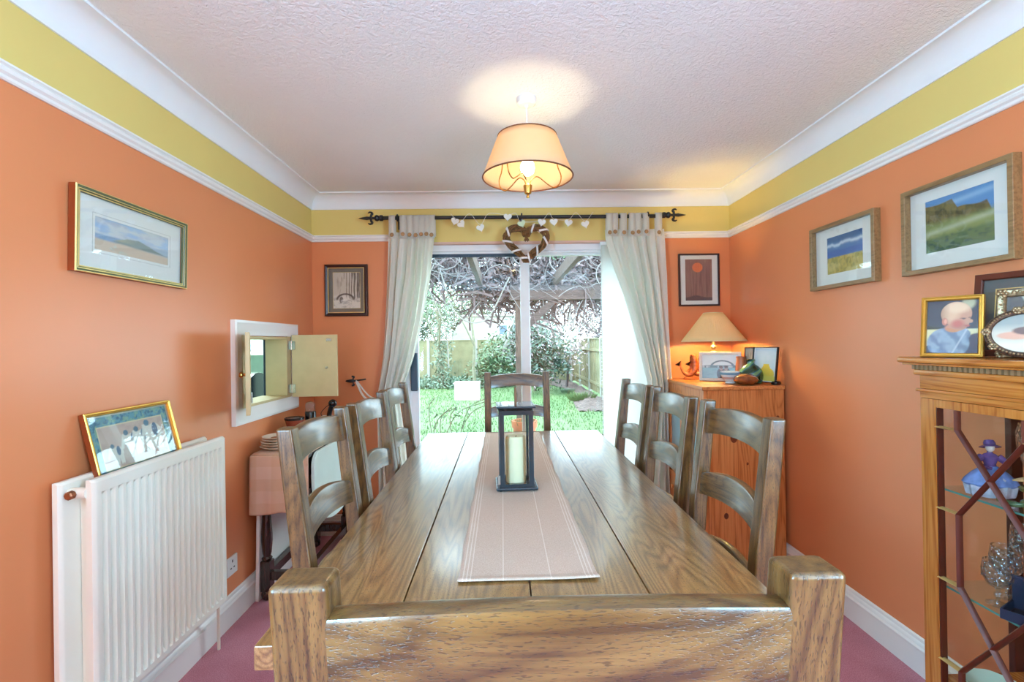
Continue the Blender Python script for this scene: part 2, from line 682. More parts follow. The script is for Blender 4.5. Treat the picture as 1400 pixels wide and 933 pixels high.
# ------------------------------------------------------------------ sliding patio door
g = G()
FY0, FY1 = YB + 0.03, YB + 0.13
g.box((DX0, FY0, 0), (DX0 + 0.06, FY1, DZ1), 0.004)
g.box((DX1 - 0.06, FY0, 0), (DX1, FY1, DZ1), 0.004)
g.box((DX0 + 0.06, FY0, DZ1 - 0.045), (DX1 - 0.06, FY1, DZ1), 0.004)
g.box((DX0 + 0.06, FY0, 0), (DX1 - 0.06, FY1, 0.05), 0.004)
g.box((DX0 + 0.06, FY0 + 0.012, DZ1 - 0.06), (DX1 - 0.06, FY0 + 0.02, DZ1 - 0.045), 0.001)
door = struct(g.build('door_1', M_UPVC))
# reveal lining strip of bare plaster over the head
g = G().box((DX0, YB + 0.001, DZ1 - 0.002), (DX1, YB + 0.03, DZ1 + 0.004)).box((DX0, YB - 0.006, DZ1), (DX1, YB, DZ1 + 0.014), 0.002)
struct(g.build('trim_6', plain('pinkish_bare_plaster', rgb(222, 186, 168), 0.8)))


def sash(x0, x1, y0, y1, z0, z1, st_l, st_r, rail, name):
    g = G()
    g.box((x0, y0, z0), (x0 + st_l, y1, z1), 0.004)
    g.box((x1 - st_r, y0, z0), (x1, y1, z1), 0.004)
    g.box((x0 + st_l, y0, z1 - rail), (x1 - st_r, y1, z1), 0.004)
    g.box((x0 + st_l, y0, z0), (x1 - st_r, y1, z0 + rail), 0.004)
    o = g.build(name, M_UPVC, door)
    gg = G().box((x0 + st_l - 0.004, (y0 + y1) / 2 - 0.006, z0 + rail - 0.004), (x1 - st_r + 0.004, (y0 + y1) / 2 + 0.006, z1 - rail + 0.004))
    gl = gg.build('pane', M_GLASS, o)
    return o


sl = sash(DX0 + 0.04, 0.193, FY0 + 0.005, FY0 + 0.042, 0.04, DZ1 - 0.045, 0.075, 0.062, 0.028, 'sliding_sash')
sash(0.150, DX1 - 0.05, FY0 + 0.052, FY0 + 0.09, 0.04, DZ1 - 0.045, 0.050, 0.075, 0.028, 'fixed_sash')
g = G().box((DX0 + 0.055, FY0 - 0.001, DZ1 - 0.088), (0.12, FY0 + 0.004, DZ1 - 0.064), 0.001)
for k in range(14):
    g.box((DX0 + 0.10 + k * 0.05, FY0 - 0.004, DZ1 - 0.080), (DX0 + 0.125 + k * 0.05, FY0 - 0.001, DZ1 - 0.074))
g.build('sash_gap_strip', M_NAVY, door)  # dark strip added for the blue-black gap over the sliding sash
g = G().box((-0.634, FY0 - 0.035, 0.975), (-0.588, FY0 + 0.004, 1.236), 0.006, 3)
hd = g.build('handle', M_NAVY, door)
G().box((-0.640, FY0 - 0.05, 1.14), (-0.628, FY0 - 0.03, 1.17), 0.003).build('latch', M_STEEL, hd)

# white fabric panel drawn over the right of the glass, gently bowed
def blindfn(u, v):
    return (0.690 + u * 0.42, 3.315 - 0.012 * math.sin(u * PI) - 0.004 * math.sin(u * 20), 0.02 + v * 1.955)


bl = thing('panel_blind', 'plain white fabric panel blind covering the right end of the patio door', 'blind', (0, 0, 0))
solid(G().grid(blindfn, 24, 4).build('fabric_panel', M_BLIND, bl), 0.002)
G().box((0.685, 3.300, 1.962), (1.112, 3.322, 1.984), 0.003).build('head_rail', M_UPVC, bl)
g = G()
for k in range(60):
    g.sphere((0.684, 3.312, 0.35 + k * 0.026), 0.0035, n=6)
g.tube([(0.684, 3.312, 0.33), (0.684, 3.312, 1.97)], 0.001, 4)
tag(g.build('bead_chain', M_UPVC, bl), kind='stuff')

# ------------------------------------------------------------------ serving hatch
hat = thing('serving_hatch', 'white-framed serving hatch in the orange wall with two open board doors', 'hatch', (XL, (HY0 + HY1) / 2, 0))
hM = Matrix.Translation((0, 0, (HZ0 + HZ1) / 2 + 0.002)) @ Matrix.Rotation(PI / 2, 4, 'Z')
g = G()
g.rect_loop([(0, 0.0), (0, -0.022), (0.012, -0.026), (0.03, -0.022), (0.045, -0.015), (0.075, -0.013), (0.072, -0.012), (0.076, 0.0)], 0.71, 0.513, M=hM)
g.build('architrave', M_WHITE, hat)
g = G()
lo, hi = -(HY1 - HY0) / 2, (HY1 - HY0) / 2
g.box((-T, hi - 0.014, HZ0), (0.012, hi, HZ1), 0.001)
g.box((-T, lo, HZ0), (0.012, lo + 0.014, HZ1), 0.001)
g.box((-T, lo + 0.014, HZ1 - 0.014), (0.012, hi - 0.014, HZ1), 0.001)
g.box((-T - 0.02, lo + 0.014, HZ0), (0.012, hi - 0.014, HZ0 + 0.014), 0.001)
g.box((0.0, hi, HZ0 - 0.006), (0.010, hi + 0.05, HZ1 + 0.006), 0.001)
g.box((0.0, lo - 0.05, HZ0 - 0.006), (0.010, lo, HZ1 + 0.006), 0.001)
g.build('lining', M_BEECH, hat)


def hatch_door(y, sgn, ang, length, knob):
    """board door hinged at y; ang = direction of the leaf in plan"""
    Mx = Matrix.Translation((0.030, y, 0)) @ Matrix.Rotation(ang, 4, 'Z')
    o = G().box((0, -0.009, HZ0 + 0.0), (length, 0.009, HZ1 + 0.012), 0.0015, M=Mx).build('door', M_BEECH, hat)
    for z in (HZ0 + 0.05, HZ1 - 0.05):
        g = G()
        g.box((-0.018, -0.013 * sgn - 0.002, z - 0.025), (0.022, -0.009 * sgn + 0.001, z + 0.025), M=Mx)
        g.tube([Mx @ Vector((0, -0.012 * sgn, z - 0.027)), Mx @ Vector((0, -0.012 * sgn, z + 0.027))], 0.004, 8)
        g.build('hinge', M_STEEL, o)
    g = G()
    kx = length - 0.05
    kM = Mx @ Matrix.Translation((kx, knob * 0.009, (HZ0 + HZ1) / 2)) @ Matrix.Rotation(-knob * PI / 2, 4, 'X')
    g.lathe([(0, 0), (0.008, 0), (0.006, 0.008), (0.013, 0.014), (0.014, 0.020), (0.009, 0.026), (0, 0.027)], n=16, M=kM)
    g.build('knob', M_BRASS, o)
    g = G()
    if sgn > 0:
        g.box((kx - 0.012, -0.013, HZ1 - 0.028), (kx + 0.02, -0.009, HZ1 - 0.012), 0.001, M=Mx)
        g.build('catch', M_STEEL, o)
        G().tube([Mx @ Vector((kx - 0.01, -0.009, 1.165)), Mx @ Vector((kx - 0.01, -0.024, 1.165))], 0.007, 10).build('bolt_end', M_STEEL, o)
    return o


hatch_door(hi + 0.02, 1, math.radians(1), 0.268, 1)
hatch_door(lo - 0.02, -1, math.radians(-63.2), 0.30, -1)

# ------------------------------------------------------------------ kitchen beyond the hatch
KX0, KX1, KY0, KY1 = -3.6, XL - T, 1.6, 5.6
M_KWALL = plain('pale_green_white_kitchen_paint', rgb(214, 232, 226), 0.6)
struct(G().box((KX0, KY0, -0.1), (KX1, KY1, 0)).build('floor_kitchen', plain('grey_vinyl', rgb(150, 150, 148), 0.5)))
struct(G().box((KX0, KY0, 2.4), (KX1, KY1, 2.5)).build('ceiling_kitchen', M_KWALL))
struct(G().box((KX0, KY1, 0), (KX1, KY1 + 0.1, 2.4)).build('wall_kitchenfar', M_KWALL))
struct(G().box((KX0 - 0.1, KY0, 0), (KX0, KY1, 2.4)).build('wall_kitchenleft', M_KWALL))
struct(G().box((KX0, KY0 - 0.1, 0), (KX1, KY0, 2.4)).build('wall_kitchennear', M_KWALL))
struct(G().box((XL - T, YB + 0.25, 0), (XL - T + 0.1, KY1, 2.4)).build('wall_kitchenright', M_KWALL))
M_KCAB = plain('pale_cream_cabinet_front', rgb(226, 236, 226), 0.35)


def kitchen_unit(name, label, cat, lo, hi, n, group):
    t = thing(name, label, cat, ((lo[0] + hi[0]) / 2, hi[1], lo[2]), group=group)
    off = Vector(t.location)
    rel = Matrix.Translation(-off)
    G().box(lo, hi, 0.002, M=rel).build('carcass', M_KCAB, t)
    w = (hi[0] - lo[0]) / n
    for k in range(n):
        d = G().box((lo[0] + k * w + 0.004, lo[1] - 0.02, lo[2] + 0.004), (lo[0] + (k + 1) * w - 0.004, lo[1] - 0.001, hi[2] - 0.004), 0.004, M=rel).build('door', M_KCAB, t)
        G().tube([rel @ Vector((lo[0] + k * w + 0.04, lo[1] - 0.04, lo[2] + 0.1)), rel @ Vector((lo[0] + k * w + 0.04, lo[1] - 0.04, lo[2] + 0.22))], 0.006, 8).build('handle', M_STEEL, d)


kitchen_unit('wall_cabinet', 'pale kitchen wall cabinet seen high through the hatch', 'cabinet', (-3.5, 5.25, 1.20), (-1.6, 5.598, 2.10), 4, None)
kitchen_unit('base_cabinet', 'pale kitchen base cabinet under the dark worktop beyond the hatch', 'cabinet', (-3.5, 5.02, 0.02), (-1.6, 5.598, 0.86), 4, None)
tag(G().box((-3.55, 4.98, 0.862), (-1.55, 5.598, 0.90), 0.004).build('worktop', plain('grey_green_worktop', rgb(120, 138, 120), 0.3)), 'grey green kitchen worktop seen through the hatch', 'worktop')
# upright fridge-freezer edge seen as a dark strip
fr = thing('fridge', 'tall dark blue appliance edge seen inside the hatch beside the lining', 'fridge', (-1.525, 3.55, 0))
G().box((-0.103, -0.25, 0.02), (0.103, 0.25, 1.78), 0.012, 3).build('body', plain('dark_blue_enamel', rgb(40, 62, 92), 0.3), fr)
g = G()
for sx in (-0.07, 0.07):
    for sy in (-0.2, 0.2):
        G().lathe([(0.02, 0), (0.02, 0.022)], (sx, sy, 0), 10).build('foot', M_BLACKGLOSS, fr)
ct = thing('kitchen_trolley', 'small white kitchen trolley holding the black bread bin beyond the hatch', 'trolley', (-1.98, 3.55, 0))
G().box((-0.28, -0.25, 0.80), (0.28, 0.25, 0.84), 0.004).build('shelf', M_WHITE, ct)
for sx in (-0.25, 0.25):
    for sy in (-0.22, 0.22):
        G().box((sx - 0.018, sy - 0.018, 0), (sx + 0.018, sy + 0.018, 0.80), 0.003).build('leg', M_WHITE, ct)
bb = thing('bread_bin', 'glossy black rounded bread bin glimpsed low through the hatch', 'bread bin', (-1.98, 3.55, 0.84))
pl = [(-0.16, 0.0), (0.16, 0.0), (0.16, 0.14)] + [(0.16 * math.cos(a) , 0.14 + 0.13 * math.sin(a)) for a in [PI * k / 10 for k in range(1, 10)]] + [(-0.16, 0.14)]
G().prism(pl, -0.2, 0.2, 'X', 0.004).build('body', M_BLACKGLOSS, bb)
G().box((-0.08, -0.185, 0.15), (0.10, -0.155, 0.185), 0.006).build('handle', M_STEEL, bb)

# ------------------------------------------------------------------ dining table
TX0, TX1, TY0, TY1, TZ = -0.424, 0.525, 0.812, 2.70, 0.80
tb_ = thing('dining_table', 'long brown oak dining table with plank top and chunky legs', 'table', ((TX0 + TX1) / 2, (TY0 + TY1) / 2, 0))
edges = [TX0, -0.200, 0.049, 0.283, TX1]
cx, cy = (TX0 + TX1) / 2, (TY0 + TY1) / 2
for a, b in zip(edges, edges[1:]):
    G().box((a + 0.0008 - cx, TY0 - cy, TZ - 0.042), (b - 0.0008 - cx, TY1 - cy, TZ), 0.0035, 2).build('plank', M_OAK_Y, tb_)
hx, hy = (TX1 - TX0) / 2, (TY1 - TY0) / 2
for (a, b) in (((-hx + 0.09, -hy + 0.10), (hx - 0.09, -hy + 0.125)), ((-hx + 0.09, hy - 0.125), (hx - 0.09, hy - 0.10))):
    G().box((a[0], a[1], TZ - 0.142), (b[0], b[1], TZ - 0.043), 0.003).build('apron', M_OAK_X, tb_)
for x in (-hx + 0.07, hx - 0.095):
    G().box((x, -hy + 0.13, TZ - 0.142), (x + 0.025, hy - 0.13, TZ - 0.043), 0.003).build('apron', M_OAK_Y, tb_)
for sx in (-1, 1):
    for sy in (-1, 1):
        px, py = sx * (hx - 0.105), sy * (hy - 0.125)
        G().box((px - 0.045, py - 0.045, 0), (px + 0.045, py + 0.045, TZ - 0.043), 0.006).build('leg', M_OAK_Z, tb_)

# ------------------------------------------------------------------ chairs
CW, CH = 0.425, 1.112
PT = 0.043


def chair_proto():
    """local: back rail at y = 0 at table height, the seat towards +y"""
    t = thing('dining_chair', '', 'chair')

    def post_y(z):
        return interp(z, [0, 0.45, 0.80, CH], [-0.01, 0.030, 0.0, -0.040])
    for sx in (-1, 1):
        x0 = sx * (CW / 2 - PT / 2)
        front = [(post_y(z), z) for z in (0, 0.25, 0.45, 0.62, 0.80, 0.96, CH)]
        back = [(y - interp(z, [0, 0.45, 0.8, CH], [0.042, 0.046, 0.043, 0.036]), z) for y, z in front][::-1]
        G().prism(front + back, x0 - PT / 2, x0 + PT / 2, 'X', 0.0055, 3).build('back_post', M_OAK_Z, t)
    inner = CW / 2 - PT + 0.004

    def slat(z0, hend, hmid, name='slat'):
        rings = []
        n = 20
        for k in range(n + 1):
            u = -1 + 2 * k / n
            x = u * inner
            yb = post_y(z0 + 0.04) - 0.007 - 0.020 * (1 - u * u)
            zt = z0 + hend + (hmid - hend) * (1 - u * u)
            zb = z0 + 0.012 * (1 - u * u)
            lean = 0.12
            th = 0.024
            r = 0.007
            sec = [(0, zb), (0, zt - r), (-0.002, zt - 0.002), (-r, zt), (-th + r, zt), (-th + 0.002, zt - 0.002), (-th, zt - r), (-th, zb)]
            rings.append([(x, yb + dy - lean * (z - z0), z) for dy, z in sec])
        return G().loft(rings).build(name, M_OAK_X, t, sharp=34)
    slat(CH - 0.100, 0.074, 0.089)
    slat(CH - 0.285, 0.064, 0.088)
    slat(CH - 0.470, 0.064, 0.088)
    G().box((-CW / 2 + 0.004, 0.032, 0.445), (CW / 2 - 0.004, 0.44, 0.468), 0.006, 2).build('seat', M_OAK_X, t)
    for sx in (-1, 1):
        x0 = sx * (CW / 2 - PT / 2 - 0.006)
        G().box((x0 - 0.02, 0.375, 0), (x0 + 0.02, 0.415, 0.444), 0.004).build('front_leg', M_OAK_Z, t)
        G().box((x0 - 0.011, 0.032, 0.385), (x0 + 0.011, 0.374, 0.443), 0.002).build('seat_rail', M_OAK_Y, t)
        G().box((x0 - 0.010, 0.022, 0.17), (x0 + 0.010, 0.374, 0.20), 0.002).build('stretcher', M_OAK_Y, t)
    G().box((-CW / 2 + 0.05, 0.384, 0.385), (CW / 2 - 0.05, 0.406, 0.443), 0.002).build('seat_rail', M_OAK_X, t)
    G().box((-CW / 2 + 0.04, 0.19, 0.172), (CW / 2 - 0.04, 0.212, 0.198), 0.002).build('stretcher', M_OAK_X, t)
    return t


ch0 = chair_proto()
CG = 'oak ladder-back chairs round the dining table'
ch0.location = (0.041, 0.436, 0)
ch0.scale = (1.032, 1, 1.008)
tag(ch0, 'oak ladder-back chair nearest the viewer, at the near end of the table', None, CG)
R90 = math.radians(90)
for loc, rz, lab in [
    ((-0.440, 1.300, 0), -R90, 'nearest of the three oak chairs on the radiator side of the table'),
    ((-0.428, 1.747, 0), -R90, 'middle one of the three oak chairs on the radiator side of the table'),
    ((-0.434, 2.187, 0), -R90, 'oak chair on the radiator side of the table, closest to the patio door'),
    ((0.580, 1.305, 0), R90, 'nearest of the three oak chairs on the display cabinet side, before the pine cupboard'),
    ((0.565, 1.765, 0), R90, 'middle one of the three oak chairs on the display cabinet side of the table'),
    ((0.551, 2.185, 0), R90, 'oak chair on the display cabinet side of the table, closest to the patio door'),
    ((0.088, 3.010, 0), 2 * R90, 'oak ladder-back chair alone at the far end, in front of the patio glass'),
]:
    c = dup(ch0, loc, (0, 0, rz), lab, CG)
    c.scale = (0.955, 1, 1) if abs(rz) < 3 else (0.97, 1, 1)

# ------------------------------------------------------------------ runner and lantern
def runner_mat():
    m, t, b = nt('taupe_runner_weave')
    v = coords(t)
    sep = N(t, 'ShaderNodeSeparateXYZ')
    t.links.new(v, sep.inputs[0])
    n = noise(t, v, 380, 2)
    c0 = ramp(t, n, [(0.3, rgb(180, 154, 136)), (0.7, rgb(200, 176, 158))])
    # woven pale lines along its length
    acc = None
    for xx in (-0.053, 0.048, -0.122, -0.130, -0.138, 0.122, 0.130, 0.138):
        s = N(t, 'ShaderNodeMath', operation='SUBTRACT')
        s.inputs[1].default_value = xx
        t.links.new(sep.outputs[0], s.inputs[0])
        ab = N(t, 'ShaderNodeMath', operation='ABSOLUTE')
        t.links.new(s.outputs[0], ab.inputs[0])
        lt = N(t, 'ShaderNodeMath', operation='LESS_THAN')
        lt.inputs[1].default_value = 0.0012
        t.links.new(ab.outputs[0], lt.inputs[0])
        if acc is None:
            acc = lt
        else:
            mx = N(t, 'ShaderNodeMath', operation='MAXIMUM')
            t.links.new(acc.outputs[0], mx.inputs[0])
            t.links.new(lt.outputs[0], mx.inputs[1])
            acc = mx
    mc = N(t, 'ShaderNodeMix', data_type='RGBA')
    mc.inputs[7].default_value = rgb(222, 208, 192)
    f = N(t, 'ShaderNodeMath', operation='MULTIPLY')
    f.inputs[1].default_value = 0.6
    t.links.new(acc.outputs[0], f.inputs[0])
    t.links.new(f.outputs[0], mc.inputs[0])
    t.links.new(c0, mc.inputs[6])
    t.links.new(mc.outputs[2], b.inputs['Base Color'])
    setin(b, Roughness=0.9)
    bump(t, b, n, 0.3, 0.002)
    return m


def runfn(u, v):
    x = (u - 0.5) * 0.298
    y = (v - 0.5) * 1.65
    wob = 0.003 * math.sin(v * 40 + u * 3)
    e = abs(u - 0.5) * 2
    z = 0.0022 + 0.0026 * max(0, math.sin(v * 60 + 2.2 * math.sin(v * 9) + (1.5 if u > 0.5 else 0))) * e ** 4
    if v < 0.012:
        z += 0.003
    if e > 0.97:
        x += wob * 0.6
    return (x, y, z)


rn = thing('table_runner', 'taupe woven cloth runner laid along the middle of the oak table', 'runner', (0.047, 1.828, TZ))
solid(G().grid(runfn, 40, 160).build('cloth', runner_mat(), rn), 0.0018)

ln = thing('candle_lantern', 'dark metal and glass lantern with a leather-loop lid on the runner', 'lantern', (0.040, 1.665, TZ + 0.007), (0, 0, math.radians(2)))
M_LANT = plain('dark_slate_metal', rgb(38, 50, 58), 0.22, var=0.08, metal=0.3, coat=0.5)
G().box((-0.070, -0.070, 0.0), (0.070, 0.070, 0.010), 0.004, 3).build('base', M_LANT, ln)
g = G()
for sx in (-1, 1):
    for sy in (-1, 1):
        G().lathe([(0.006, -0.003), (0.006, 0.003)], (sx * 0.055, sy * 0.055, 0), 8).build('foot', M_LANT, ln)
for sx in (-1, 1):
    for sy in (-1, 1):
        G().box((sx * 0.049 - 0.0085, sy * 0.049 - 0.0085, 0.0095), (sx * 0.049 + 0.0085, sy * 0.049 + 0.0085, 0.250), 0.0015).build('post', M_LANT, ln)
G().rect_loop([(0, 0.0), (0, 0.014), (0.019, 0.014), (0.019, 0.0)], 0.117, 0.117, M=Matrix.Translation((0, 0, 0.2495)) @ Matrix.Rotation(PI / 2, 4, 'X')).build('top_frame', M_LANT, ln)
G().rect_loop([(0, 0.0), (0, 0.010), (0.014, 0.010), (0.014, 0.0)], 0.117, 0.117, M=Matrix.Translation((0, 0, 0.0095)) @ Matrix.Rotation(PI / 2, 4, 'X')).build('bottom_frame', M_LANT, ln)
for k in range(4):
    G().box((-0.041, -0.0505, 0.015), (0.041, -0.0485, 0.252), M=Matrix.Rotation(k * PI / 2, 4, 'Z')).build('pane', M_GLASS, ln)
g = G()
for sx in (-1, 1):
    for sy in (-1, 1):
        g.box((sx * 0.035 - 0.004, sy * 0.035 - 0.004, 0.262), (sx * 0.035 + 0.004, sy * 0.035 + 0.004, 0.272))
g.box((-0.06, -0.004, 0.2625), (0.06, 0.004, 0.270))
g.build('lid_supports', M_LANT, ln)
lid = G().box((-0.066, -0.066, 0.2715), (0.066, 0.066, 0.280), 0.004, 3).build('lid', M_LANT, ln)
M_LEATHER = plain('tan_leather', rgb(120, 84, 58), 0.6)
pts = [(0.002, -0.018, 0.279), (0.002, -0.02, 0.30), (0.002, -0.014, 0.325), (0.002, 0, 0.336), (0.002, 0.014, 0.325), (0.002, 0.02, 0.30), (0.002, 0.018, 0.279)]
G().tube(catmull(pts, 5), 0.004, 8, flat=0.5).build('loop', M_LEATHER, ln)
G().box((-0.012, -0.06, 0.020), (-0.004, -0.058, 0.05), M=Matrix.Translation((-0.052, 0, 0))).build('door_hinge', M_STEEL, ln)
cd = thing('pillar_candle', 'thick ivory pillar candle inside the dark lantern', 'candle', (0.040, 1.665, TZ + 0.018))
M_WAX = fabric('ivory_wax', rgb(238, 226, 190), trans=0.25, scale=30, rough=0.5, var=0.02)
G().lathe([(0.030, 0), (0.0345, 0.003), (0.0345, 0.150), (0.032, 0.158), (0.029, 0.160), (0.024, 0.150), (0, 0.147)], n=28).build('wax', M_WAX, cd)
G().tube([(0, 0, 0.146), (0.001, 0, 0.155), (0.003, 0, 0.160)], 0.0012, 6).build('wick', M_BLACK, cd)

# ------------------------------------------------------------------ radiator
RY0, RY1, RZ0, RZ1 = 1.385, 2.068, 0.225, 0.922
rd = thing('radiator', 'white double-panel radiator on the orange wall under the picture', 'radiator', (XL, (RY0 + RY1) / 2, 0))
rw = RY1 - RY0
M_RAD = plain('cream_white_radiator_enamel', rgb(234, 230, 216), 0.3, var=0.01)


def rad_panel(x_in, x_out, y0, y1, ribs, name):
    """pressed steel panel facing +x, with vertical flutes"""
    g = G()
    n = 20
    pitch = (y1 - y0 - 0.05) / n
    prof = [(x_in, y0), (x_out - 0.008, y0), (x_out - 0.002, y0 + 0.006), (x_out, y0 + 0.012)]
    if ribs:
        y = y0 + 0.025
        for k in range(n):
            prof += [(x_out, y + pitch * 0.02), (x_out - 0.012, y + pitch * 0.14), (x_out - 0.012, y + pitch * 0.56), (x_out, y + pitch * 0.68)]
            y += pitch
    prof += [(x_out, y1 - 0.012), (x_out - 0.002, y1 - 0.006), (x_out - 0.008, y1), (x_in, y1)]
    flat = [(min(x, x_in) if x <= x_in else (x if (yy < y0 + 0.02 or yy > y1 - 0.02) else x_out), yy) for x, yy in prof]
    zb, zt = RZ0, RZ1

    def ring(p, z, inset=0.0):
        return [(x if x <= x_in + 1e-6 else x - inset, y, z) for x, y in p]
    rings = [ring(flat, zb, 0.008), ring(flat, zb + 0.008), ring(flat, zb + 0.028), ring(prof, zb + 0.040), ring(prof, zt - 0.052), ring(flat, zt - 0.040), ring(flat, zt - 0.008), ring(flat, zt, 0.008)]
    g.loft(rings)
    return g.build(name, M_RAD, rd, M=Matrix.Translation((-XL * 0, -(RY0 + RY1) / 2, 0)))


rad_panel(0.096, 0.120, RY0 + 0.022, RY1, True, 'front_panel')
rad_panel(0.026, 0.048, RY0 - 0.005, RY1 - 0.004, False, 'back_panel')
g = G()
for k in range(28):
    y = -rw / 2 + 0.06 + k * (rw - 0.12) / 27
    g.box((0.050, y - 0.001, 0.30), (0.094, y + 0.001, 0.86))
tag(g.build('convector_fins', M_RAD, rd), kind='stuff')
for z in (0.885, 0.265):
    for y in (-rw / 2 + 0.030, rw / 2 - 0.030):
        G().tube([(0.046, y, z), (0.098, y, z)], 0.016, 16).build('manifold', M_RAD, rd)
M_COPPER = plain('dull_copper', rgb(150, 96, 66), 0.35, metal=0.7)
G().lathe([(0.010, 0), (0.0125, 0.003), (0.0125, 0.016), (0.009, 0.019), (0, 0.019)], n=8, M=Matrix.Translation((0.066, -rw / 2 + 0.016, 0.885)) @ Matrix.Rotation(PI / 2, 4, 'X')).build('bleed_plug', M_COPPER, rd)
g = G()
g.tube([(0.060, rw / 2 - 0.022, 0.262), (0.060, rw / 2 + 0.03, 0.262)], 0.012, 12)
g.lathe([(0.013, -0.03), (0.016, -0.02), (0.016, 0.02), (0.013, 0.05), (0.0, 0.052)], (0.060, rw / 2 + 0.03, 0.262), 14)
g.tube([(0.060, rw / 2 + 0.03, 0.24), (0.060, rw / 2 + 0.03, 0.0)], 0.0065, 10)
g.build('valve', M_RAD, rd)
for y in (-0.22, 0.22):
    G().box((0.0, y - 0.02, 0.35), (0.026, y + 0.02, 0.85), 0.002).build('bracket', M_RAD, rd)

sk = thing('wall_socket', 'small white socket plate on the orange wall beside the radiator', 'socket', (XL, 2.30, 0.225))
G().box((0, -0.043, 0), (0.010, 0.043, 0.086), 0.003, 3).build('plate', M_WHITE, sk)
g = G()
g.box((0.0095, -0.004, 0.058), (0.0105, 0.004, 0.070)).box((0.0095, -0.018, 0.030), (0.0105, -0.008, 0.036)).box((0.0095, 0.008, 0.030), (0.0105, 0.018, 0.036))
g.build('pin_holes', M_BLACK, sk)

# ------------------------------------------------------------------ drop-leaf side table in the corner
SX0, SX1, SY0, SY1, SZ = -1.272, -0.985, 2.445, 3.20, 0.752
st = thing('side_table', 'dark turned-leg drop-leaf table in the corner under the hatch', 'table', ((SX0 + SX1) / 2, (SY0 + SY1) / 2, 0))
ox, oy = (SX0 + SX1) / 2, (SY0 + SY1) / 2
sw, sd = (SX1 - SX0) / 2, (SY1 - SY0) / 2
G().box((-sw, -sd, SZ - 0.022), (sw, sd, SZ), 0.004).build('table_top', M_DARKOAK, st)
M_LEAF = plain('pale_glossy_leaf', rgb(206, 224, 218), 0.22, var=0.03, coat=0.4)  # even pale grey-green with a glossy coat
pl = [(-sd + 0.02 + 0.07 * (1 - math.cos(a)), SZ - 0.072 + 0.07 * math.sin(a)) for a in [PI / 2 * (1 - k / 5) for k in range(6)]]
for k in range(25):
    a = PI * k / 24
    pl.append(((-sd + 0.02) + (sd - 0.02) * (1 - math.cos(a)), SZ - 0.076 - 0.345 * math.sin(a) ** 0.6))
pl.append((sd - 0.02, SZ - 0.002))
G().prism(pl, sw + 0.004, sw + 0.022, 'X', 0.003).build('drop_leaf', M_LEAF, st)
for sx in (-1, 1):
    for sy in (-1, 1):
        x, y = sx * (sw - 0.045), sy * (sd - 0.06)
        pr = [(0.010, 0), (0.024, 0.012), (0.026, 0.035), (0.020, 0.05), (0.024, 0.055)]
        o = G().lathe([(0.016, 0.0), (0.028, 0.01), (0.030, 0.03), (0.024, 0.048)], (x, y, 0), 18)
        o.box((x - 0.025, y - 0.025, 0.046), (x + 0.025, y + 0.025, 0.20), 0.003)
        o.lathe([(0.020, 0.20), (0.026, 0.212), (0.018, 0.222), (0.022, 0.24), (0.027, 0.30), (0.027, 0.34), (0.020, 0.44), (0.016, 0.50), (0.019, 0.515), (0.024, 0.525), (0.018, 0.535), (0.020, 0.56)], (x, y, 0), 18)
        o.box((x - 0.024, y - 0.024, 0.56), (x + 0.024, y + 0.024, SZ - 0.023), 0.003)
        o.build('leg', M_DARKOAK, st)
for sx in (-1, 1):
    x = sx * (sw - 0.045)
    G().box((x - 0.012, -sd + 0.086, 0.62), (x + 0.012, sd - 0.086, SZ - 0.023), 0.002).build('apron', M_DARKOAK, st)
    G().box((x - 0.016, -sd + 0.086, 0.10), (x + 0.016, sd - 0.086, 0.145), 0.003).build('stretcher', M_DARKOAK, st)
for sy in (-1, 1):
    y = sy * (sd - 0.06)
    pl = [(-sw + 0.072, SZ - 0.023), (sw - 0.072, SZ - 0.023)] + [((sw - 0.072) * math.cos(PI * k / 10), 0.64 - 0.035 * math.sin(PI * k / 10)) for k in range(11)]
    G().prism(pl, y - 0.012, y + 0.012, 'Y', 0.002).build('apron', M_DARKOAK, st)
    G().box((-sw + 0.072, y - 0.016, 0.10), (sw - 0.072, y + 0.016, 0.145), 0.003).build('stretcher', M_DARKOAK, st)

# board under the table, against the wall
wb_ = thing('white_board', 'white board stored upright against the wall behind the dark table legs', 'board', (XL + 0.022, 2.80, 0.0))
G().box((0, -0.325, 0.0), (0.018, 0.36, 0.53), 0.004, 3, M=Matrix.Rotation(math.radians(1.5), 4, 'Y')).build('panel', M_WHITE, wb_)
G().box((0.0185, -0.31, 0.50), (0.024, 0.34, 0.512), 0.001, M=Matrix.Rotation(math.radians(1.5), 4, 'Y')).build('edging', M_UPVC, wb_)

# cloth over the end of the table
def cloth_fn(u, v):
    x = (u - 0.5) * (2 * sw + 0.004)
    L = 0.62
    s = v * L
    dp = 0.295
    if s < dp:
        z = SZ + 0.003 - (dp - s)
        y = -sd - 0.006 - 0.006 * math.sin(u * 17 + 1) * (1 - s / dp) - 0.010 * (1 - s / dp)
        z -= 0.006 * math.sin(u * 9)* (1 - s / dp)
    else:
        z = SZ + 0.0035
        y = -sd + (s - dp)
    if abs(s - dp) < 0.02:
        z -= 0.004
    return (x, y, z)


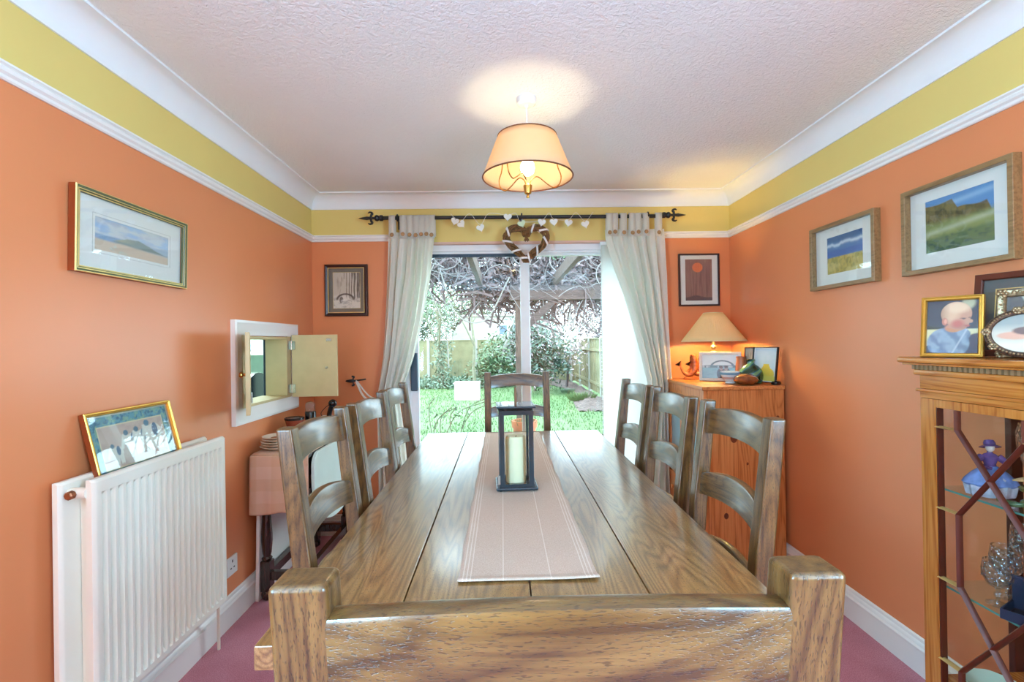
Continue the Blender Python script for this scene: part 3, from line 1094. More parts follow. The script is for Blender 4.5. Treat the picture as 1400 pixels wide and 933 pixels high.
def check_mat():
    m, t, b = nt('pink_checked_cotton')
    v = coords(t)
    outs = []
    for dr, s in (('X', 2.1), ('Z', 2.6)):
        w = N(t, 'ShaderNodeTexWave', wave_type='BANDS', bands_direction=dr)
        setin(w, Scale=s, Distortion=0.0)
        t.links.new(v, w.inputs['Vector'])
        outs.append(ramp(t, w.outputs['Fac'], [(0.44, (0.0, 0.0, 0.0)), (0.56, (1, 1, 1))]))
    ad = N(t, 'ShaderNodeMath', operation='ADD')
    t.links.new(outs[0], ad.inputs[0])
    t.links.new(outs[1], ad.inputs[1])
    hf = N(t, 'ShaderNodeMath', operation='MULTIPLY')
    hf.inputs[1].default_value = 0.5
    t.links.new(ad.outputs[0], hf.inputs[0])
    t.links.new(ramp(t, hf.outputs[0], [(0.0, rgb(212, 172, 142)), (0.5, rgb(216, 178, 152)), (1.0, rgb(222, 188, 166))]), b.inputs['Base Color'])
    setin(b, Roughness=0.9)
    bump(t, b, noise(t, v, 400, 2), 0.2, 0.002)
    return m


M_CHECK = check_mat()
tc_ = thing('tablecloth', 'pink checked cloth hanging over the near end of the dark corner table', 'tablecloth', (ox, oy, 0))
solid(G().grid(cloth_fn, 30, 60).build('cloth', M_CHECK, tc_), 0.002)

# plates, bowl, mill and phone on it
M_PLATE = plain('stoneware_plate', rgb(222, 210, 190), 0.25, var=0.04)
pz = SZ + 0.006
for k in range(5):
    r = 0.094 - 0.0025 * k
    t = thing('plate', ['stoneware plate at the bottom of the stack on the pink cloth', 'second stoneware plate from the bottom of the stack on the pink cloth',
                        'middle stoneware plate of the stack on the pink cloth', 'second stoneware plate from the top of the stack on the pink cloth',
                        'brown-centred plate on the very top of the stack on the pink cloth'][k], 'plate',
              (-1.188 + 0.003 * (k % 2), 2.575, pz + k * 0.0125), group='stack of plates on the pink cloth')
    G().lathe([(0, 0.002), (0.55 * r, 0.0), (0.6 * r, 0.002), (0.98 * r, 0.0165), (r, 0.019), (0.97 * r, 0.020), (0.62 * r, 0.008), (0, 0.0065)], n=36).build('dish', M_PLATE, t)
    if k == 4:
        G().lathe([(0, 0.0085), (0.5 * r, 0.009), (0.5 * r, 0.0095), (0, 0.009)], n=28).build('glazed_centre', plain('brown_glaze', rgb(150, 96, 58), 0.2), t)
bx = thing('wooden_block', 'round wooden stand under the terracotta bowl on the corner table', 'stand', (-1.196, 2.78, pz))
G().lathe([(0.055, 0), (0.062, 0.004), (0.062, 0.050), (0.075, 0.054), (0.075, 0.066), (0.05, 0.068), (0, 0.068)], n=28).build('drum', plain('tan_turned_wood', rgb(196, 134, 82), 0.4, var=0.1), bx)
G().lathe([(0.0625, 0.02), (0.064, 0.022), (0.064, 0.03), (0.0625, 0.032)], n=28).build('band', plain('dark_turned_band', rgb(120, 76, 44), 0.4), bx)
bw = thing('terracotta_bowl', 'terracotta bowl with a dark glazed rim on the corner table', 'bowl', (-1.196, 2.78, pz + 0.069))
G().lathe([(0.030, 0), (0.038, 0.004), (0.050, 0.052), (0.046, 0.052), (0.034, 0.008), (0, 0.006)], n=28).build('body', plain('red_clay_glaze', rgb(140, 66, 46), 0.25, var=0.1), bw)
G().lathe([(0.0465, 0.048), (0.0515, 0.050), (0.054, 0.058), (0.051, 0.063), (0.046, 0.060)], n=28).build('rim', plain('dark_rim_glaze', rgb(40, 34, 34), 0.15), bw)
ml = thing('pepper_mill', 'tall black mill with a clear glass top on the corner table', 'mill', (-1.136, 2.86, pz))
G().lathe([(0.029, 0), (0.031, 0.004), (0.031, 0.150), (0.029, 0.154), (0, 0.154)], n=24).build('body', M_BLACKGLOSS, ml)
G().lathe([(0.028, 0.1545), (0.028, 0.196), (0.022, 0.206), (0.010, 0.212), (0, 0.213)], n=24).build('clear_top', M_CRYSTAL, ml)
G().lathe([(0.0312, 0.10), (0.0316, 0.101), (0.0316, 0.108), (0.0312, 0.109)], n=24).build('ring', M_STEEL, ml)
ph = thing('telephone', 'small white box with a black round-ended handset on the corner table', 'telephone', (-1.060, 2.93, pz))
G().box((-0.045, -0.04, 0), (0.045, 0.04, 0.115), 0.010, 3).build('base', M_UPVC, ph)
hs = G().tube(catmull([(0.005, 0, 0.105), (0.010, 0, 0.13), (0.018, 0, 0.16), (0.028, 0, 0.185)], 4), [0.014] * 12 + [0.012], 12).sphere((0.030, 0, 0.190), 0.025, n=16).build('handset', M_BLACKGLOSS, ph)
G().tube(catmull([(-0.035, 0.0, 0.112), (-0.040, 0, 0.135), (-0.015, 0.0, 0.165), (0.010, 0, 0.183)], 6), 0.0022, 6).build('cord', M_BLACK, ph)

# ------------------------------------------------------------------ curtain pole, curtains
RODY, RODZ = 3.240, 2.146
pole = thing('curtain_pole', 'black iron curtain pole with fleur-de-lis ends above the patio door', 'curtain pole', (0.155, RODY, RODZ))
G().tube([(-0.96, 0, 0), (0.96, 0, -0.006)], 0.0125, 16).build('rod', M_BLACK, pole)


def finial(sx):
    Mx = Matrix.Translation((sx * 0.96, 0, 0)) @ Matrix.Scale(sx, 4, (1, 0, 0))
    g = G()
    R = Matrix.Rotation(PI / 2, 4, 'Y')
    g.lathe([(0.013, -0.02), (0.020, -0.016), (0.020, 0.0), (0.014, 0.006), (0.018, 0.012), (0.022, 0.022), (0.018, 0.032), (0.009, 0.038), (0.007, 0.06)], n=16, M=Mx @ R)
    g.lathe([(0.005, 0.055), (0.010, 0.075), (0.012, 0.09), (0.008, 0.115), (0.002, 0.140), (0, 0.143)], n=14, M=Mx @ R, sy=0.5)
    for s in (-1, 1):
        pts = [(0.06, 0, s * 0.006), (0.060, 0, s * 0.020), (0.052, 0, s * 0.030), (0.066, 0, s * 0.040), (0.082, 0, s * 0.034)]
        g.tube(catmull(pts, 5), [0.008] * 8 + [0.008] * 6 + [0.006] * 4 + [0.004] * 2 + [0.002], 8, M=Mx)
    g.lathe([(0.011, 0.056), (0.013, 0.060), (0.013, 0.066), (0.011, 0.070)], n=14, M=Mx @ R)
    return g.build('finial', M_BLACK, pole)


finial(-1)
finial(1)
for x in (-0.845, -0.012, 0.842):
    g = G()
    g.tube([(x, 0.088, -0.004), (x, 0.0, -0.004)], 0.006, 8)
    g.tube([(x, -0.001 + 0.020 * math.cos(a), 0.020 * math.sin(a)) for a in [2 * PI * k / 16 for k in range(17)]], 0.005, 8)
    g.box((x - 0.014, 0.082, -0.06), (x + 0.014, 0.089, 0.02), 0.002)
    g.build('bracket', M_BLACK, pole)

M_BUTTON = plain('wooden_button', rgb(166, 128, 84), 0.5, var=0.1)


def curtain(name, label, zs, xl, xr, tabs, ph, flip):
    """zs: descending heights; xl, xr: edges at those heights; tabs: x of the hanging loops"""
    t = thing(name, label, 'curtain', ((xl[0] + xr[0]) / 2, RODY, 0), group=None)
    X0 = t.location.x
    zr, l, r = zs[::-1], xl[::-1], xr[::-1]
    nf = len(tabs)

    def fn(u, v):
        z = 0.012 + v * (2.052 - 0.012)
        a, b = interp(z, zr, l), interp(z, zr, r)
        wid = b - a
        amp = 0.010 + 0.026 * min(1, (2.06 - z) / 0.35) * (0.6 + 0.4 * wid / 0.3)
        if z < 1.2:
            amp *= 1.0
        f = math.sin(u * nf * 2 * PI * 0.78 + ph) + 0.35 * math.sin(u * nf * 2 * PI * 1.7 + 1.3 + z * 1.5)
        y = amp * f
        x = a + u * wid + 0.010 * math.sin(z * 5 + u * 9)* (1 - abs(2 * u - 1)) + 0.3 * amp * math.cos(u * nf * 2 * PI * 0.78 + ph) * 0.5 * (1 - abs(2 * u - 1))
        return (x - X0, y + 0.004, z)
    o = solid(G().grid(fn, 96, 70).build('drape', M_CURTAIN, t, sharp=80), 0.0025)
    for k, x in enumerate(tabs):
        w = 0.0215
        x -= X0
        tw = 0.004 * math.sin(k * 2.3)
        prof = [(-0.016, 2.004), (-0.0175, 2.06), (-0.017, RODZ - 0.004), (-0.0155, RODZ + 0.006), (-0.010, RODZ + 0.0145), (0, RODZ + 0.0165), (0.010, RODZ + 0.0145), (0.0155, RODZ + 0.006), (0.017, RODZ - 0.01), (0.016, 2.06), (0.012, 2.02)]
        g = G()
        tbm = bmesh.new()
        A = [tbm.verts.new((x - w + tw * (i / 10), y, z)) for i, (y, z) in enumerate(prof)]
        B = [tbm.verts.new((x + w + tw * (i / 10), y - 0.003, z)) for i, (y, z) in enumerate(prof)]
        for i in range(len(prof) - 1):
            tbm.faces.new([A[i], B[i], B[i + 1], A[i + 1]])
        g._merge(tbm)
        tab = solid(g.build('tab', M_CURTAIN, t, sharp=60), 0.002)
        Mb = Matrix.Translation((x, -0.020, 2.028 + 0.004 * math.sin(k * 1.7))) @ Matrix.Rotation(PI / 2, 4, 'X')
        gb = G().lathe([(0.004, 0.0), (0.012, 0.001), (0.0135, 0.004), (0.011, 0.006), (0.008, 0.0045), (0, 0.0045)], n=18, M=Mb)
        gb.build('button', M_BUTTON, tab)
    return t


curtain('curtain', 'cream tab-top curtain left of the patio glass, swept towards the picture of snow',
        [2.06, 1.92, 1.75, 1.45, 1.2, 1.02, 0.93, 0.8, 0.5, 0.0],
        [-0.752, -0.757, -0.766, -0.785, -0.806, -0.835, -0.85, -0.85, -0.85, -0.85],
        [-0.440, -0.458, -0.475, -0.535, -0.600, -0.665, -0.70, -0.68, -0.65, -0.64],
        [-0.724, -0.652, -0.607, -0.566, -0.530, -0.495, -0.461], 0.6, 1)
curtain('curtain', 'cream tab-top curtain right of the patio glass, swept towards the table lamp',
        [2.06, 1.98, 1.80, 1.62, 1.45, 1.2, 1.02, 0.90, 0.7, 0.4, 0.0],
        [0.706, 0.712, 0.765, 0.830, 0.880, 0.945, 0.985, 0.995, 0.975, 0.95, 0.94],
        [1.104, 1.106, 1.108, 1.112, 1.117, 1.128, 1.138, 1.14, 1.14, 1.14, 1.14],
        [0.733, 0.769, 0.830, 0.887, 0.927, 0.980, 1.066], 2.0, -1)

tbk = thing('curtain_tieback', 'black iron fleur hook with pale cord holding back the left curtain', 'tieback', (-1.015, 3.32, 1.062))
g = G()
g.tube([(0.07, 0.01, 0), (0.05, -0.07, 0), (0.02, -0.12, 0), (0.0, -0.13, 0)], 0.005, 8)
Mx = Matrix.Translation((0.03, -0.13, 0)) @ Matrix.Scale(-0.75, 4, (1, 0, 0))
R = Matrix.Rotation(PI / 2, 4, 'Y')
g.lathe([(0.005, -0.02), (0.010, 0.0), (0.012, 0.02), (0.006, 0.06), (0, 0.07)], n=12, M=Mx @ R)
for s in (-1, 1):
    g.tube(catmull([(0.0, 0, 0), (0.0, 0, s * 0.018), (-0.01, 0, s * 0.026), (0.012, 0, s * 0.03)], 4), 0.006, 8, M=Mx)
g.build('hook', M_BLACK, tbk)
g = G()
g.tube(catmull([(0.040, -0.11, 0.0), (0.062, -0.12, -0.04), (0.085, -0.13, -0.085), (0.12, -0.14, -0.12), (0.20, -0.145, -0.15), (0.30, -0.13, -0.15), (0.38, -0.08, -0.12)], 6), 0.007, 8)
g.tube(catmull([(0.046, -0.10, -0.005), (0.075, -0.11, -0.04), (0.105, -0.12, -0.075), (0.15, -0.135, -0.11), (0.24, -0.14, -0.135)], 6), 0.005, 8)
g.build('cord', M_CURTAIN, tbk)

# ------------------------------------------------------------------ wicker heart and heart garland
wr = thing('wicker_heart', 'woven wicker heart wrapped in white ribbon hanging from the curtain pole', 'wreath', (0.170, 3.200, 1.955))
M_WICK = plain('brown_wicker', rgb(122, 84, 44), 0.7, var=0.35, scale=60)
M_RIB = fabric('white_ribbon', rgb(238, 232, 230))


def heart_pt(t):
    # right lobe droops open at the top like the woven original
    x = 0.0083 * 16 * math.sin(t) ** 3
    z = 0.0078 * (13 * math.cos(t) - 5 * math.cos(2 * t) - 2 * math.cos(3 * t) - math.cos(4 * t))
    return Vector((x, 0, z + 0.012))


rnd = random.Random(4)
g = G()
for s in range(16):
    ph, rr = rnd.random() * 6.28, 0.010 + 0.012 * rnd.random()
    tw = rnd.choice((3, 4, 5, -3, -4))
    pts = []
    for k in range(61):
        a = 0.10 + (2 * PI - 0.20) * k / 60
        p, q = heart_pt(a), heart_pt(a + 0.02)
        d = (q - p).normalized()
        nrm = Vector((-d.z, 0, d.x))
        th = ph + tw * a
        pts.append(p + nrm * rr * math.cos(th) + Vector((0, 1, 0)) * rr * math.sin(th))
    g.tube(pts, 0.0052, 5)
for s in range(5):
    p = heart_pt(0.12)
    g.tube([p + Vector((0, 0, 0.0)), p + Vector((0.008 * (s - 2), -0.01, -0.035 - 0.006 * (s % 2)))], 0.004, 5)
tag(g.build('twigs', M_WICK, wr, sharp=60), kind='stuff')
for a in (0.75, 1.25, 1.75, 2.2, 2.65, 3.6, 4.05, 4.5, 4.95):
    p, q = heart_pt(a), heart_pt(a + 0.03)
    d = (q - p).normalized()
    nrm = Vector((-d.z, 0, d.x))
    pts = []
    g = G()
    ringA, ringB = [], []
    for k in range(17):
        th = 2 * PI * k / 16
        off = d * (0.020 * math.cos(th)) + nrm * 0.0275 * math.cos(th) + Vector((0, 1, 0)) * 0.0275 * math.sin(th)
        ringA.append(p + off - d * 0.008)
        ringB.append(p + off + d * 0.008)
    g.loft([ringA, ringB], False, False)
    solid(g.build('ribbon', M_RIB, wr, sharp=60), 0.0015)
G().tube(catmull([(-0.030, 0.004, 0.10), (-0.028, 0.02, 0.15), (-0.026, 0.04, 0.206), (-0.022, 0.02, 0.15), (-0.018, 0.002, 0.09)], 5), 0.0015, 5).build('hanging_loop', M_RIB, wr)


def heart_poly(s):
    return [(s * 16 * math.sin(t) ** 3 / 16, s * (13 * math.cos(t) - 5 * math.cos(2 * t) - 2 * math.cos(3 * t) - math.cos(4 * t)) / 16) for t in [2 * PI * k / 28 for k in range(28)]]


hg = thing('heart_garland', 'string of little white hearts hung along the black curtain pole', 'garland', (0.12, 3.205, 2.09))
M_HEART = plain('white_painted_heart', rgb(236, 234, 226), 0.6)
M_HEARTG = plain('pale_green_heart', rgb(206, 222, 186), 0.6)
hp = [(-0.302, 2.108, 0.3), (-0.259, 2.088, -0.7), (-0.133, 2.062, -0.3), (0.048, 2.124, 0.05), (0.139, 2.079, -0.35), (0.271, 2.087, 0.2), (0.354, 2.096, -0.1), (0.452, 2.090, 0.15), (0.564, 2.079, -0.25)]
for k, (x, z, r) in enumerate(hp):
    M_ = Matrix.Translation((x - 0.12, -0.012 - 0.03 * (k == 4 or k == 3 or k == 5), z - 2.09)) @ Matrix.Rotation(r, 4, 'Y')
    o = G().prism(heart_poly(0.027), -0.005, 0.005, 'Y', 0.002, M=M_).build('heart', M_HEARTG if k == 4 else M_HEART, hg)
wire = [(-0.36, 0, 0.06), (-0.302 - 0.12 + 0.0, 0, 0.045)]
pts = [(-0.45, 0.0, 0.07)]
for k, (x, z, r) in enumerate(hp):
    pts.append((x - 0.12, -0.008, z - 2.09 + 0.022))
    if k in (1, 2, 3, 5, 7):
        pts.append((x - 0.12 + 0.055, 0.012, 0.073))
pts.append((0.50, 0.0, 0.072))
G().tube(catmull(pts, 5), 0.0012, 5).build('string', M_RIB, hg)

# ------------------------------------------------------------------ ceiling pendant
PX, PY = 0.117, 2.02
pd = thing('pendant_lamp', 'cream fabric pendant lampshade on a white ceiling rose, lit', 'lamp', (PX, PY, 0))
G().lathe([(0.0, H), (0.043, H), (0.043, H - 0.014), (0.040, H - 0.024), (0.030, H - 0.030), (0.010, H - 0.031), (0.006, H - 0.040), (0, H - 0.040)], n=32).build('ceiling_rose', M_WHITE, pd)
G().tube([(0, 0, H - 0.035), (0, 0, 2.13)], 0.0035, 8).build('flex', M_WHITE, pd)
M_SHADE = bpy.data.materials.new('cream_lampshade_fabric')
M_SHADE.use_nodes = True
_t = M_SHADE.node_tree
_b = _t.nodes['Principled BSDF']
_b.inputs['Base Color'].default_value = rgb(250, 236, 206)
_b.inputs['Roughness'].default_value = 0.9
_tl = N(_t, 'ShaderNodeBsdfTranslucent')
_tl.inputs['Color'].default_value = rgb(255, 218, 156)
_mx = N(_t, 'ShaderNodeMixShader')
_mx.inputs[0].default_value = 0.6
_t.links.new(_b.outputs[0], _mx.inputs[1])
_t.links.new(_tl.outputs[0], _mx.inputs[2])
_t.links.new(_mx.outputs[0], _t.nodes['Material Output'].inputs['Surface'])
sz0, sz1, sr0, sr1 = 1.992, 2.162, 0.189, 0.123


def cone(r0, z0, r1, z1, n=64, pleat=0.0, k=60):
    g = G()
    g.grid(lambda u, v: ((r0 + (r1 - r0) * v + pleat * math.cos(u * k * 2 * PI)) * math.cos(2 * PI * u), (r0 + (r1 - r0) * v + pleat * math.cos(u * k * 2 * PI)) * math.sin(2 * PI * u), z0 + (z1 - z0) * v), n, 6)
    bmesh.ops.remove_doubles(g.bm, verts=list(g.bm.verts), dist=1e-5)
    return g


sh = solid(cone(sr0, sz0, sr1, sz1).build('lampshade', M_SHADE, pd), 0.0015)
M_TRIM = plain('brown_shade_trim', rgb(112, 62, 34), 0.6)
for r, z in ((sr0, sz0), (sr1, sz1)):
    G().tube([(r * math.cos(a), r * math.sin(a), z) for a in [2 * PI * k / 64 for k in range(65)]], 0.0032, 6).build('trim', M_TRIM, sh)
g = G().lathe([(0.017, 2.13), (0.020, 2.12), (0.020, 2.085), (0.015, 2.08), (0, 2.08)], n=18)
g.build('lamp_holder', M_WHITE, pd)
M_BULB = emit('warm_bulb_glow', (1.0, 0.80, 0.50, 1), 22)
G().lathe([(0.011, 2.085), (0.013, 2.075), (0.028, 2.045), (0.030, 2.030), (0.024, 2.010), (0.010, 2.001), (0, 2.0)], n=24).build('bulb', M_BULB, pd)
g = G()
g.lathe([(0, 1.905), (0.006, 1.906), (0.007, 1.914), (0.004, 1.918), (0.014, 1.924), (0.017, 1.94), (0.019, 1.957), (0.016, 1.960), (0.010, 1.965), (0, 1.965)], n=20)
g.build('finial', M_BRASS, pd)
for k, a in enumerate((2.5, 4.1, 0.25)):
    ca, sa = math.cos(a), math.sin(a)
    pts = [(0.008, 1.962), (0.018, 1.985), (0.045, 1.998), (0.085, 1.972), (0.115, 1.958), (0.142, 1.975), (0.150, 2.010), (0.135, 2.05), (0.125, 2.12), (0.121, 2.160)]
    G().tube(catmull([(r * ca, r * sa, z) for r, z in pts], 6), 0.0026, 6).build('arm', M_BRASS, pd)
ld = bpy.data.lights.new('pendant_bulb_light', 'POINT')
ld.energy = 25
ld.color = (1.0, 0.80, 0.50)
ld.shadow_soft_size = 0.031
lo_ = bpy.data.objects.new('pendant_bulb_light', ld)
lo_.location = (PX, PY, 2.035)
COL.objects.link(lo_)

# ------------------------------------------------------------------ pictures
def hashn(ix, iy, s):
    h = (ix * 374761393 + iy * 668265263 + s * 982451653) & 0x7fffffff
    h = ((h ^ (h >> 13)) * 1274126177) & 0x7fffffff
    return ((h ^ (h >> 16)) & 0xffff) / 65535.0


def vn(x, y, s=0):
    xi, yi = np.floor(x).astype(np.int64), np.floor(y).astype(np.int64)
    fx, fy = x - xi, y - yi
    fx, fy = fx * fx * (3 - 2 * fx), fy * fy * (3 - 2 * fy)
    a, b, c, d = hashn(xi, yi, s), hashn(xi + 1, yi, s), hashn(xi, yi + 1, s), hashn(xi + 1, yi + 1, s)
    return (a * (1 - fx) + b * fx) * (1 - fy) + (c * (1 - fx) + d * fx) * fy


def fbm(x, y, s=0):
    return 0.5 * vn(x, y, s) + 0.3 * vn(2 * x, 2 * y, s + 1) + 0.2 * vn(4 * x, 4 * y, s + 2)


def mixc(base, col, mask):
    m = np.clip(mask, 0, 1)[..., None]
    return base * (1 - m) + np.array([lin(c) for c in col]) * m


def ell(u, v, cx, cy, rx, ry, soft=0.12):
    d = np.sqrt(((u - cx) / rx) ** 2 + ((v - cy) / ry) ** 2)
    return np.clip((1 - d) / soft + 0.5, 0, 1)


def flat(u, col):
    return np.ones(u.shape + (3,)) * np.array([lin(c) for c in col])


def step(x, e, soft=0.01):
    return np.clip((x - e) / soft + 0.5, 0, 1)


_pm = bpy.data.materials.new('printed_picture')
_pm.use_nodes = True
_pa = N(_pm.node_tree, 'ShaderNodeAttribute')
_pa.attribute_name = 'ink'
_pm.node_tree.links.new(_pa.outputs['Color'], _pm.node_tree.nodes['Principled BSDF'].inputs['Base Color'])
_pm.node_tree.nodes['Principled BSDF'].inputs['Roughness'].default_value = 0.6
M_PRINT = _pm


def print_sheet(name, w, h, y, fn, parent, nx=110, cx=0.0, cz=0.0, M=None, outline=None):
    ny = max(8, int(nx * h / w))
    U, V = np.meshgrid((np.arange(nx + 1)) / nx, (np.arange(ny + 1)) / ny)
    colr = np.clip(fn(U, V), 0, 1)
    vs = np.stack([(U - 0.5) * w + cx, np.full(U.shape, y), (V - 0.5) * h + cz], -1).reshape(-1, 3)
    cols = colr.reshape(-1, 3)
    fs = []
    for j in range(ny):
        for i in range(nx):
            if outline and ((i + 0.5) / nx * 2 - 1) ** 2 + ((j + 0.5) / ny * 2 - 1) ** 2 > 1:
                continue
            a = j * (nx + 1) + i
            fs.append((a, a + 1, a + nx + 2, a + nx + 1))
    me = bpy.data.meshes.new(name)
    me.from_pydata([tuple(v) for v in vs], [], fs)
    at = me.color_attributes.new('ink', 'FLOAT_COLOR', 'POINT')
    at.data.foreach_set('color', np.concatenate([cols, np.ones((len(cols), 1))], 1).astype(np.float32).ravel())
    me.materials.append(M_PRINT)
    if M:
        me.transform(M)
    o = bpy.data.objects.new(name, me)
    COL.objects.link(o)
    o.parent = parent
    return o


def picture(name, label, cat, loc, rot, w, h, prof, mats, mis, mount, pw, ph, fn, nx=110, glass=True, pz=0.0, line=None, group=None, mount_mat=None):
    """local: hangs with its back on y = 0, faces -y, origin at its middle"""
    t = thing(name, label, cat, loc, rot, group)
    G().rect_loop(prof, w, h, mis=mis).build('frame', mats, t, sharp=20)
    dep = -prof[-1][1]
    ins = prof[-1][0]
    yb = -dep * 0.45
    if mount:
        iw, ih = w - 2 * ins + 0.002, h - 2 * ins + 0.002
        g = G()
        x0, x1, z0, z1 = -iw / 2, iw / 2, -ih / 2, ih / 2
        a0, a1, b0, b1 = -pw / 2, pw / 2, pz - ph / 2, pz + ph / 2
        for lo, hi in (((x0, z0), (a0, z1)), ((a1, z0), (x1, z1)), ((a0, z0), (a1, b0)), ((a0, b1), (a1, z1))):
            g.box((lo[0], yb - 0.0016, lo[1]), (hi[0], yb, hi[1]))
        g.build('mount', mount_mat or M_MOUNT, t)
        if line:
            m_, off, th = line
            G().rect_loop([(0, -0.0), (0, -0.0006), (th, -0.0006), (th, 0)], pw + 2 * off, ph + 2 * off, M=Matrix.Translation((0, yb - 0.0017, pz))).build('mount_line', m_, t)
    print_sheet('print', pw + 0.002, ph + 0.002, yb + 0.0004, fn, t, nx, 0, pz)
    G().box((-w / 2 + ins - 0.002, yb + 0.002, -h / 2 + ins - 0.002), (w / 2 - ins + 0.002, yb + 0.004, h / 2 - ins + 0.002)).build('backing_board', M_TRIM, t)
    if glass:
        G().box((-w / 2 + ins - 0.002, yb - 0.0055, -h / 2 + ins - 0.002), (w / 2 - ins + 0.002, yb - 0.004, h / 2 - ins + 0.002)).build('glass', M_PICGLASS, t)
    return t


def p_coast(u, v):
    c = flat(u, (206, 212, 214))
    n = fbm(u * 6, v * 4, 3)
    c = mixc(c, (168, 178, 196), (n - 0.45) * 3 * step(v, 0.5, 0.2))
    c = mixc(c, (158, 190, 220), step(fbm(u * 4 + 3, v * 7, 9), 0.55, 0.2) * step(v, 0.55, 0.1))
    hz = 0.50 - 0.0 * u
    c = mixc(c, (120, 160, 196), step(hz, v, 0.04) * (0.5 + 0.5 * step(0.45, u, 0.3)))
    hl = 0.30 + 0.28 * np.exp(-((u - 0.52) / 0.28) ** 2) + 0.05 * (fbm(u * 14, u * 0, 5) - 0.4)
    c = mixc(c, (108, 124, 110), step(hl, v, 0.03) * step(u, 0.24, 0.1) * step(v, 0.30, 0.06) * 0.9)
    c = mixc(c, (186, 178, 130), step(hl, v, 0.03) * step(u, 0.2, 0.1) * step(0.42 , u, 0.2) * step(v, 0.42, 0.06) * 0.7)
    c = mixc(c, (214, 186, 156), step(0.34 - 0.10 * u + 0.05 * fbm(u * 5, v * 3, 8), v, 0.06))
    c = mixc(c, (196, 206, 190), step(fbm(u * 9, v * 5, 12), 0.6, 0.1) * step(0.3, v, 0.1) * step(0.4, u, 0.2) * 0.7)
    return mixc(c, (240, 238, 230), 0.15 * np.ones(u.shape))


def p_elephants(u, v):
    n = fbm(u * 40, v * 24, 2)
    c = flat(u, (196, 174, 156))
    c = mixc(c, (176, 150, 136), (fbm(u * 8, v * 8, 4) - 0.4) * 2)

    def elephant(cx, cy, s, c):
        body = np.maximum(ell(u, v, cx, cy, 0.085 * s, 0.13 * s), ell(u, v, cx - 0.085 * s, cy + 0.05 * s, 0.045 * s, 0.095 * s))
        for dx in (-0.055, -0.02, 0.03, 0.06):
            body = np.maximum(body, ell(u, v, cx + dx * s, cy - 0.15 * s, 0.017 * s, 0.10 * s))
        tr = np.abs((u - (cx - 0.13 * s)) / (0.018 * s) - 1.5 * np.sin((v - cy) / (0.10 * s)))
        body = np.maximum(body, np.clip(1.6 - tr, 0, 1) * step(v, cy - 0.09 * s) * step(cy + 0.14 * s, v))
        c = mixc(c, (222, 222, 206), body * 0.85)
        c = mixc(c, (52, 92, 122), ell(u, v, cx + 0.012 * s, cy + 0.04 * s, 0.032 * s, 0.10 * s) * 0.9)
        c = mixc(c, (60, 110, 130), ell(u, v, cx - 0.07 * s, cy + 0.155 * s, 0.03 * s, 0.045 * s) * 0.9)
        return c
    for cx, cy, s in ((0.27, 0.40, 0.72), (0.47, 0.52, 0.95), (0.60, 0.54, 0.95), (0.76, 0.57, 1.15)):
        c = elephant(cx, cy, s, c)
    e = np.minimum(np.minimum(u, 1 - u) * 1.75, np.minimum(v, 1 - v))
    c = mixc(c, (220, 206, 160), step(0.185, e, 0.01))
    b = mixc(flat(u, (92, 150, 160)), (52, 104, 128), (n - 0.4) * 4)
    b = mixc(b, (130, 170, 140), step(fbm(u * 30, v * 18, 7), 0.58, 0.05) * 0.8)
    m = step(0.17, e, 0.01)[..., None]
    c = c * (1 - m) + b * m
    return mixc(c, (206, 200, 170), step(0.03, e, 0.01))


def p_snow(u, v):
    c = flat(u, (206, 192, 170))
    c = mixc(c, (226, 216, 200), step(0.34 + 0.1 * u, v, 0.1))
    t = fbm(u * 22, v * 3, 3)
    c = mixc(c, (116, 98, 80), np.clip((t - 0.52) * 5, 0, 1) * step(v, 0.30, 0.12) * step(u, 0.30 - 0.2 * v, 0.2) * 0.8)
    for x, w in ((0.78, 0.025), (0.90, 0.03), (0.68, 0.014), (0.60, 0.012), (0.96, 0.02)):
        c = mixc(c, (62, 48, 38), step(w, np.abs(u - x - 0.01 * np.sin(v * 9)), 0.015) * step(v, 0.28, 0.04) * 0.85)
    arch = np.abs(np.sqrt(((u - 0.45) / 0.30) ** 2 + ((v - 0.24) / 0.16) ** 2) - 1)
    c = mixc(c, (70, 54, 42), step(0.14, arch, 0.08) * step(v, 0.24, 0.05) * 0.9)
    c = mixc(c, (60, 46, 36), ell(u, v, 0.30, 0.24, 0.07, 0.09) * 0.8)
    c = mixc(c, (236, 230, 218), ell(u, v, 0.42, 0.20, 0.13, 0.06, 0.5) * 0.8)
    c = mixc(c, (120, 104, 86), np.clip((fbm(u * 9, v * 20, 6) - 0.5) * 4, 0, 1) * step(0.3, v, 0.1) * 0.5)
    return c


def p_lantern(u, v):
    c = flat(u, (142, 98, 84))
    c = mixc(c, (112, 70, 62), np.clip((fbm(u * 26, v * 2, 5) - 0.45) * 3, 0, 1) * step(0.9, v, 0.3))
    c = mixc(c, (168, 128, 104), np.clip((fbm(u * 30, v * 3 + 4, 8) - 0.6) * 4, 0, 1) * 0.6)
    disc = ell(u, v, 0.46, 0.80, 0.19, 0.115, 0.05)
    c = mixc(c, (226, 106, 46), disc)
    c = mixc(c, (240, 140, 70), disc * step(0.5, np.abs(np.sin(u * 46)), 0.3) * 0.5)
    c = mixc(c, (76, 46, 50), step(0.08 + 0.05 * np.exp(-((u - 0.4) / 0.22) ** 2), v, 0.02))
    return c


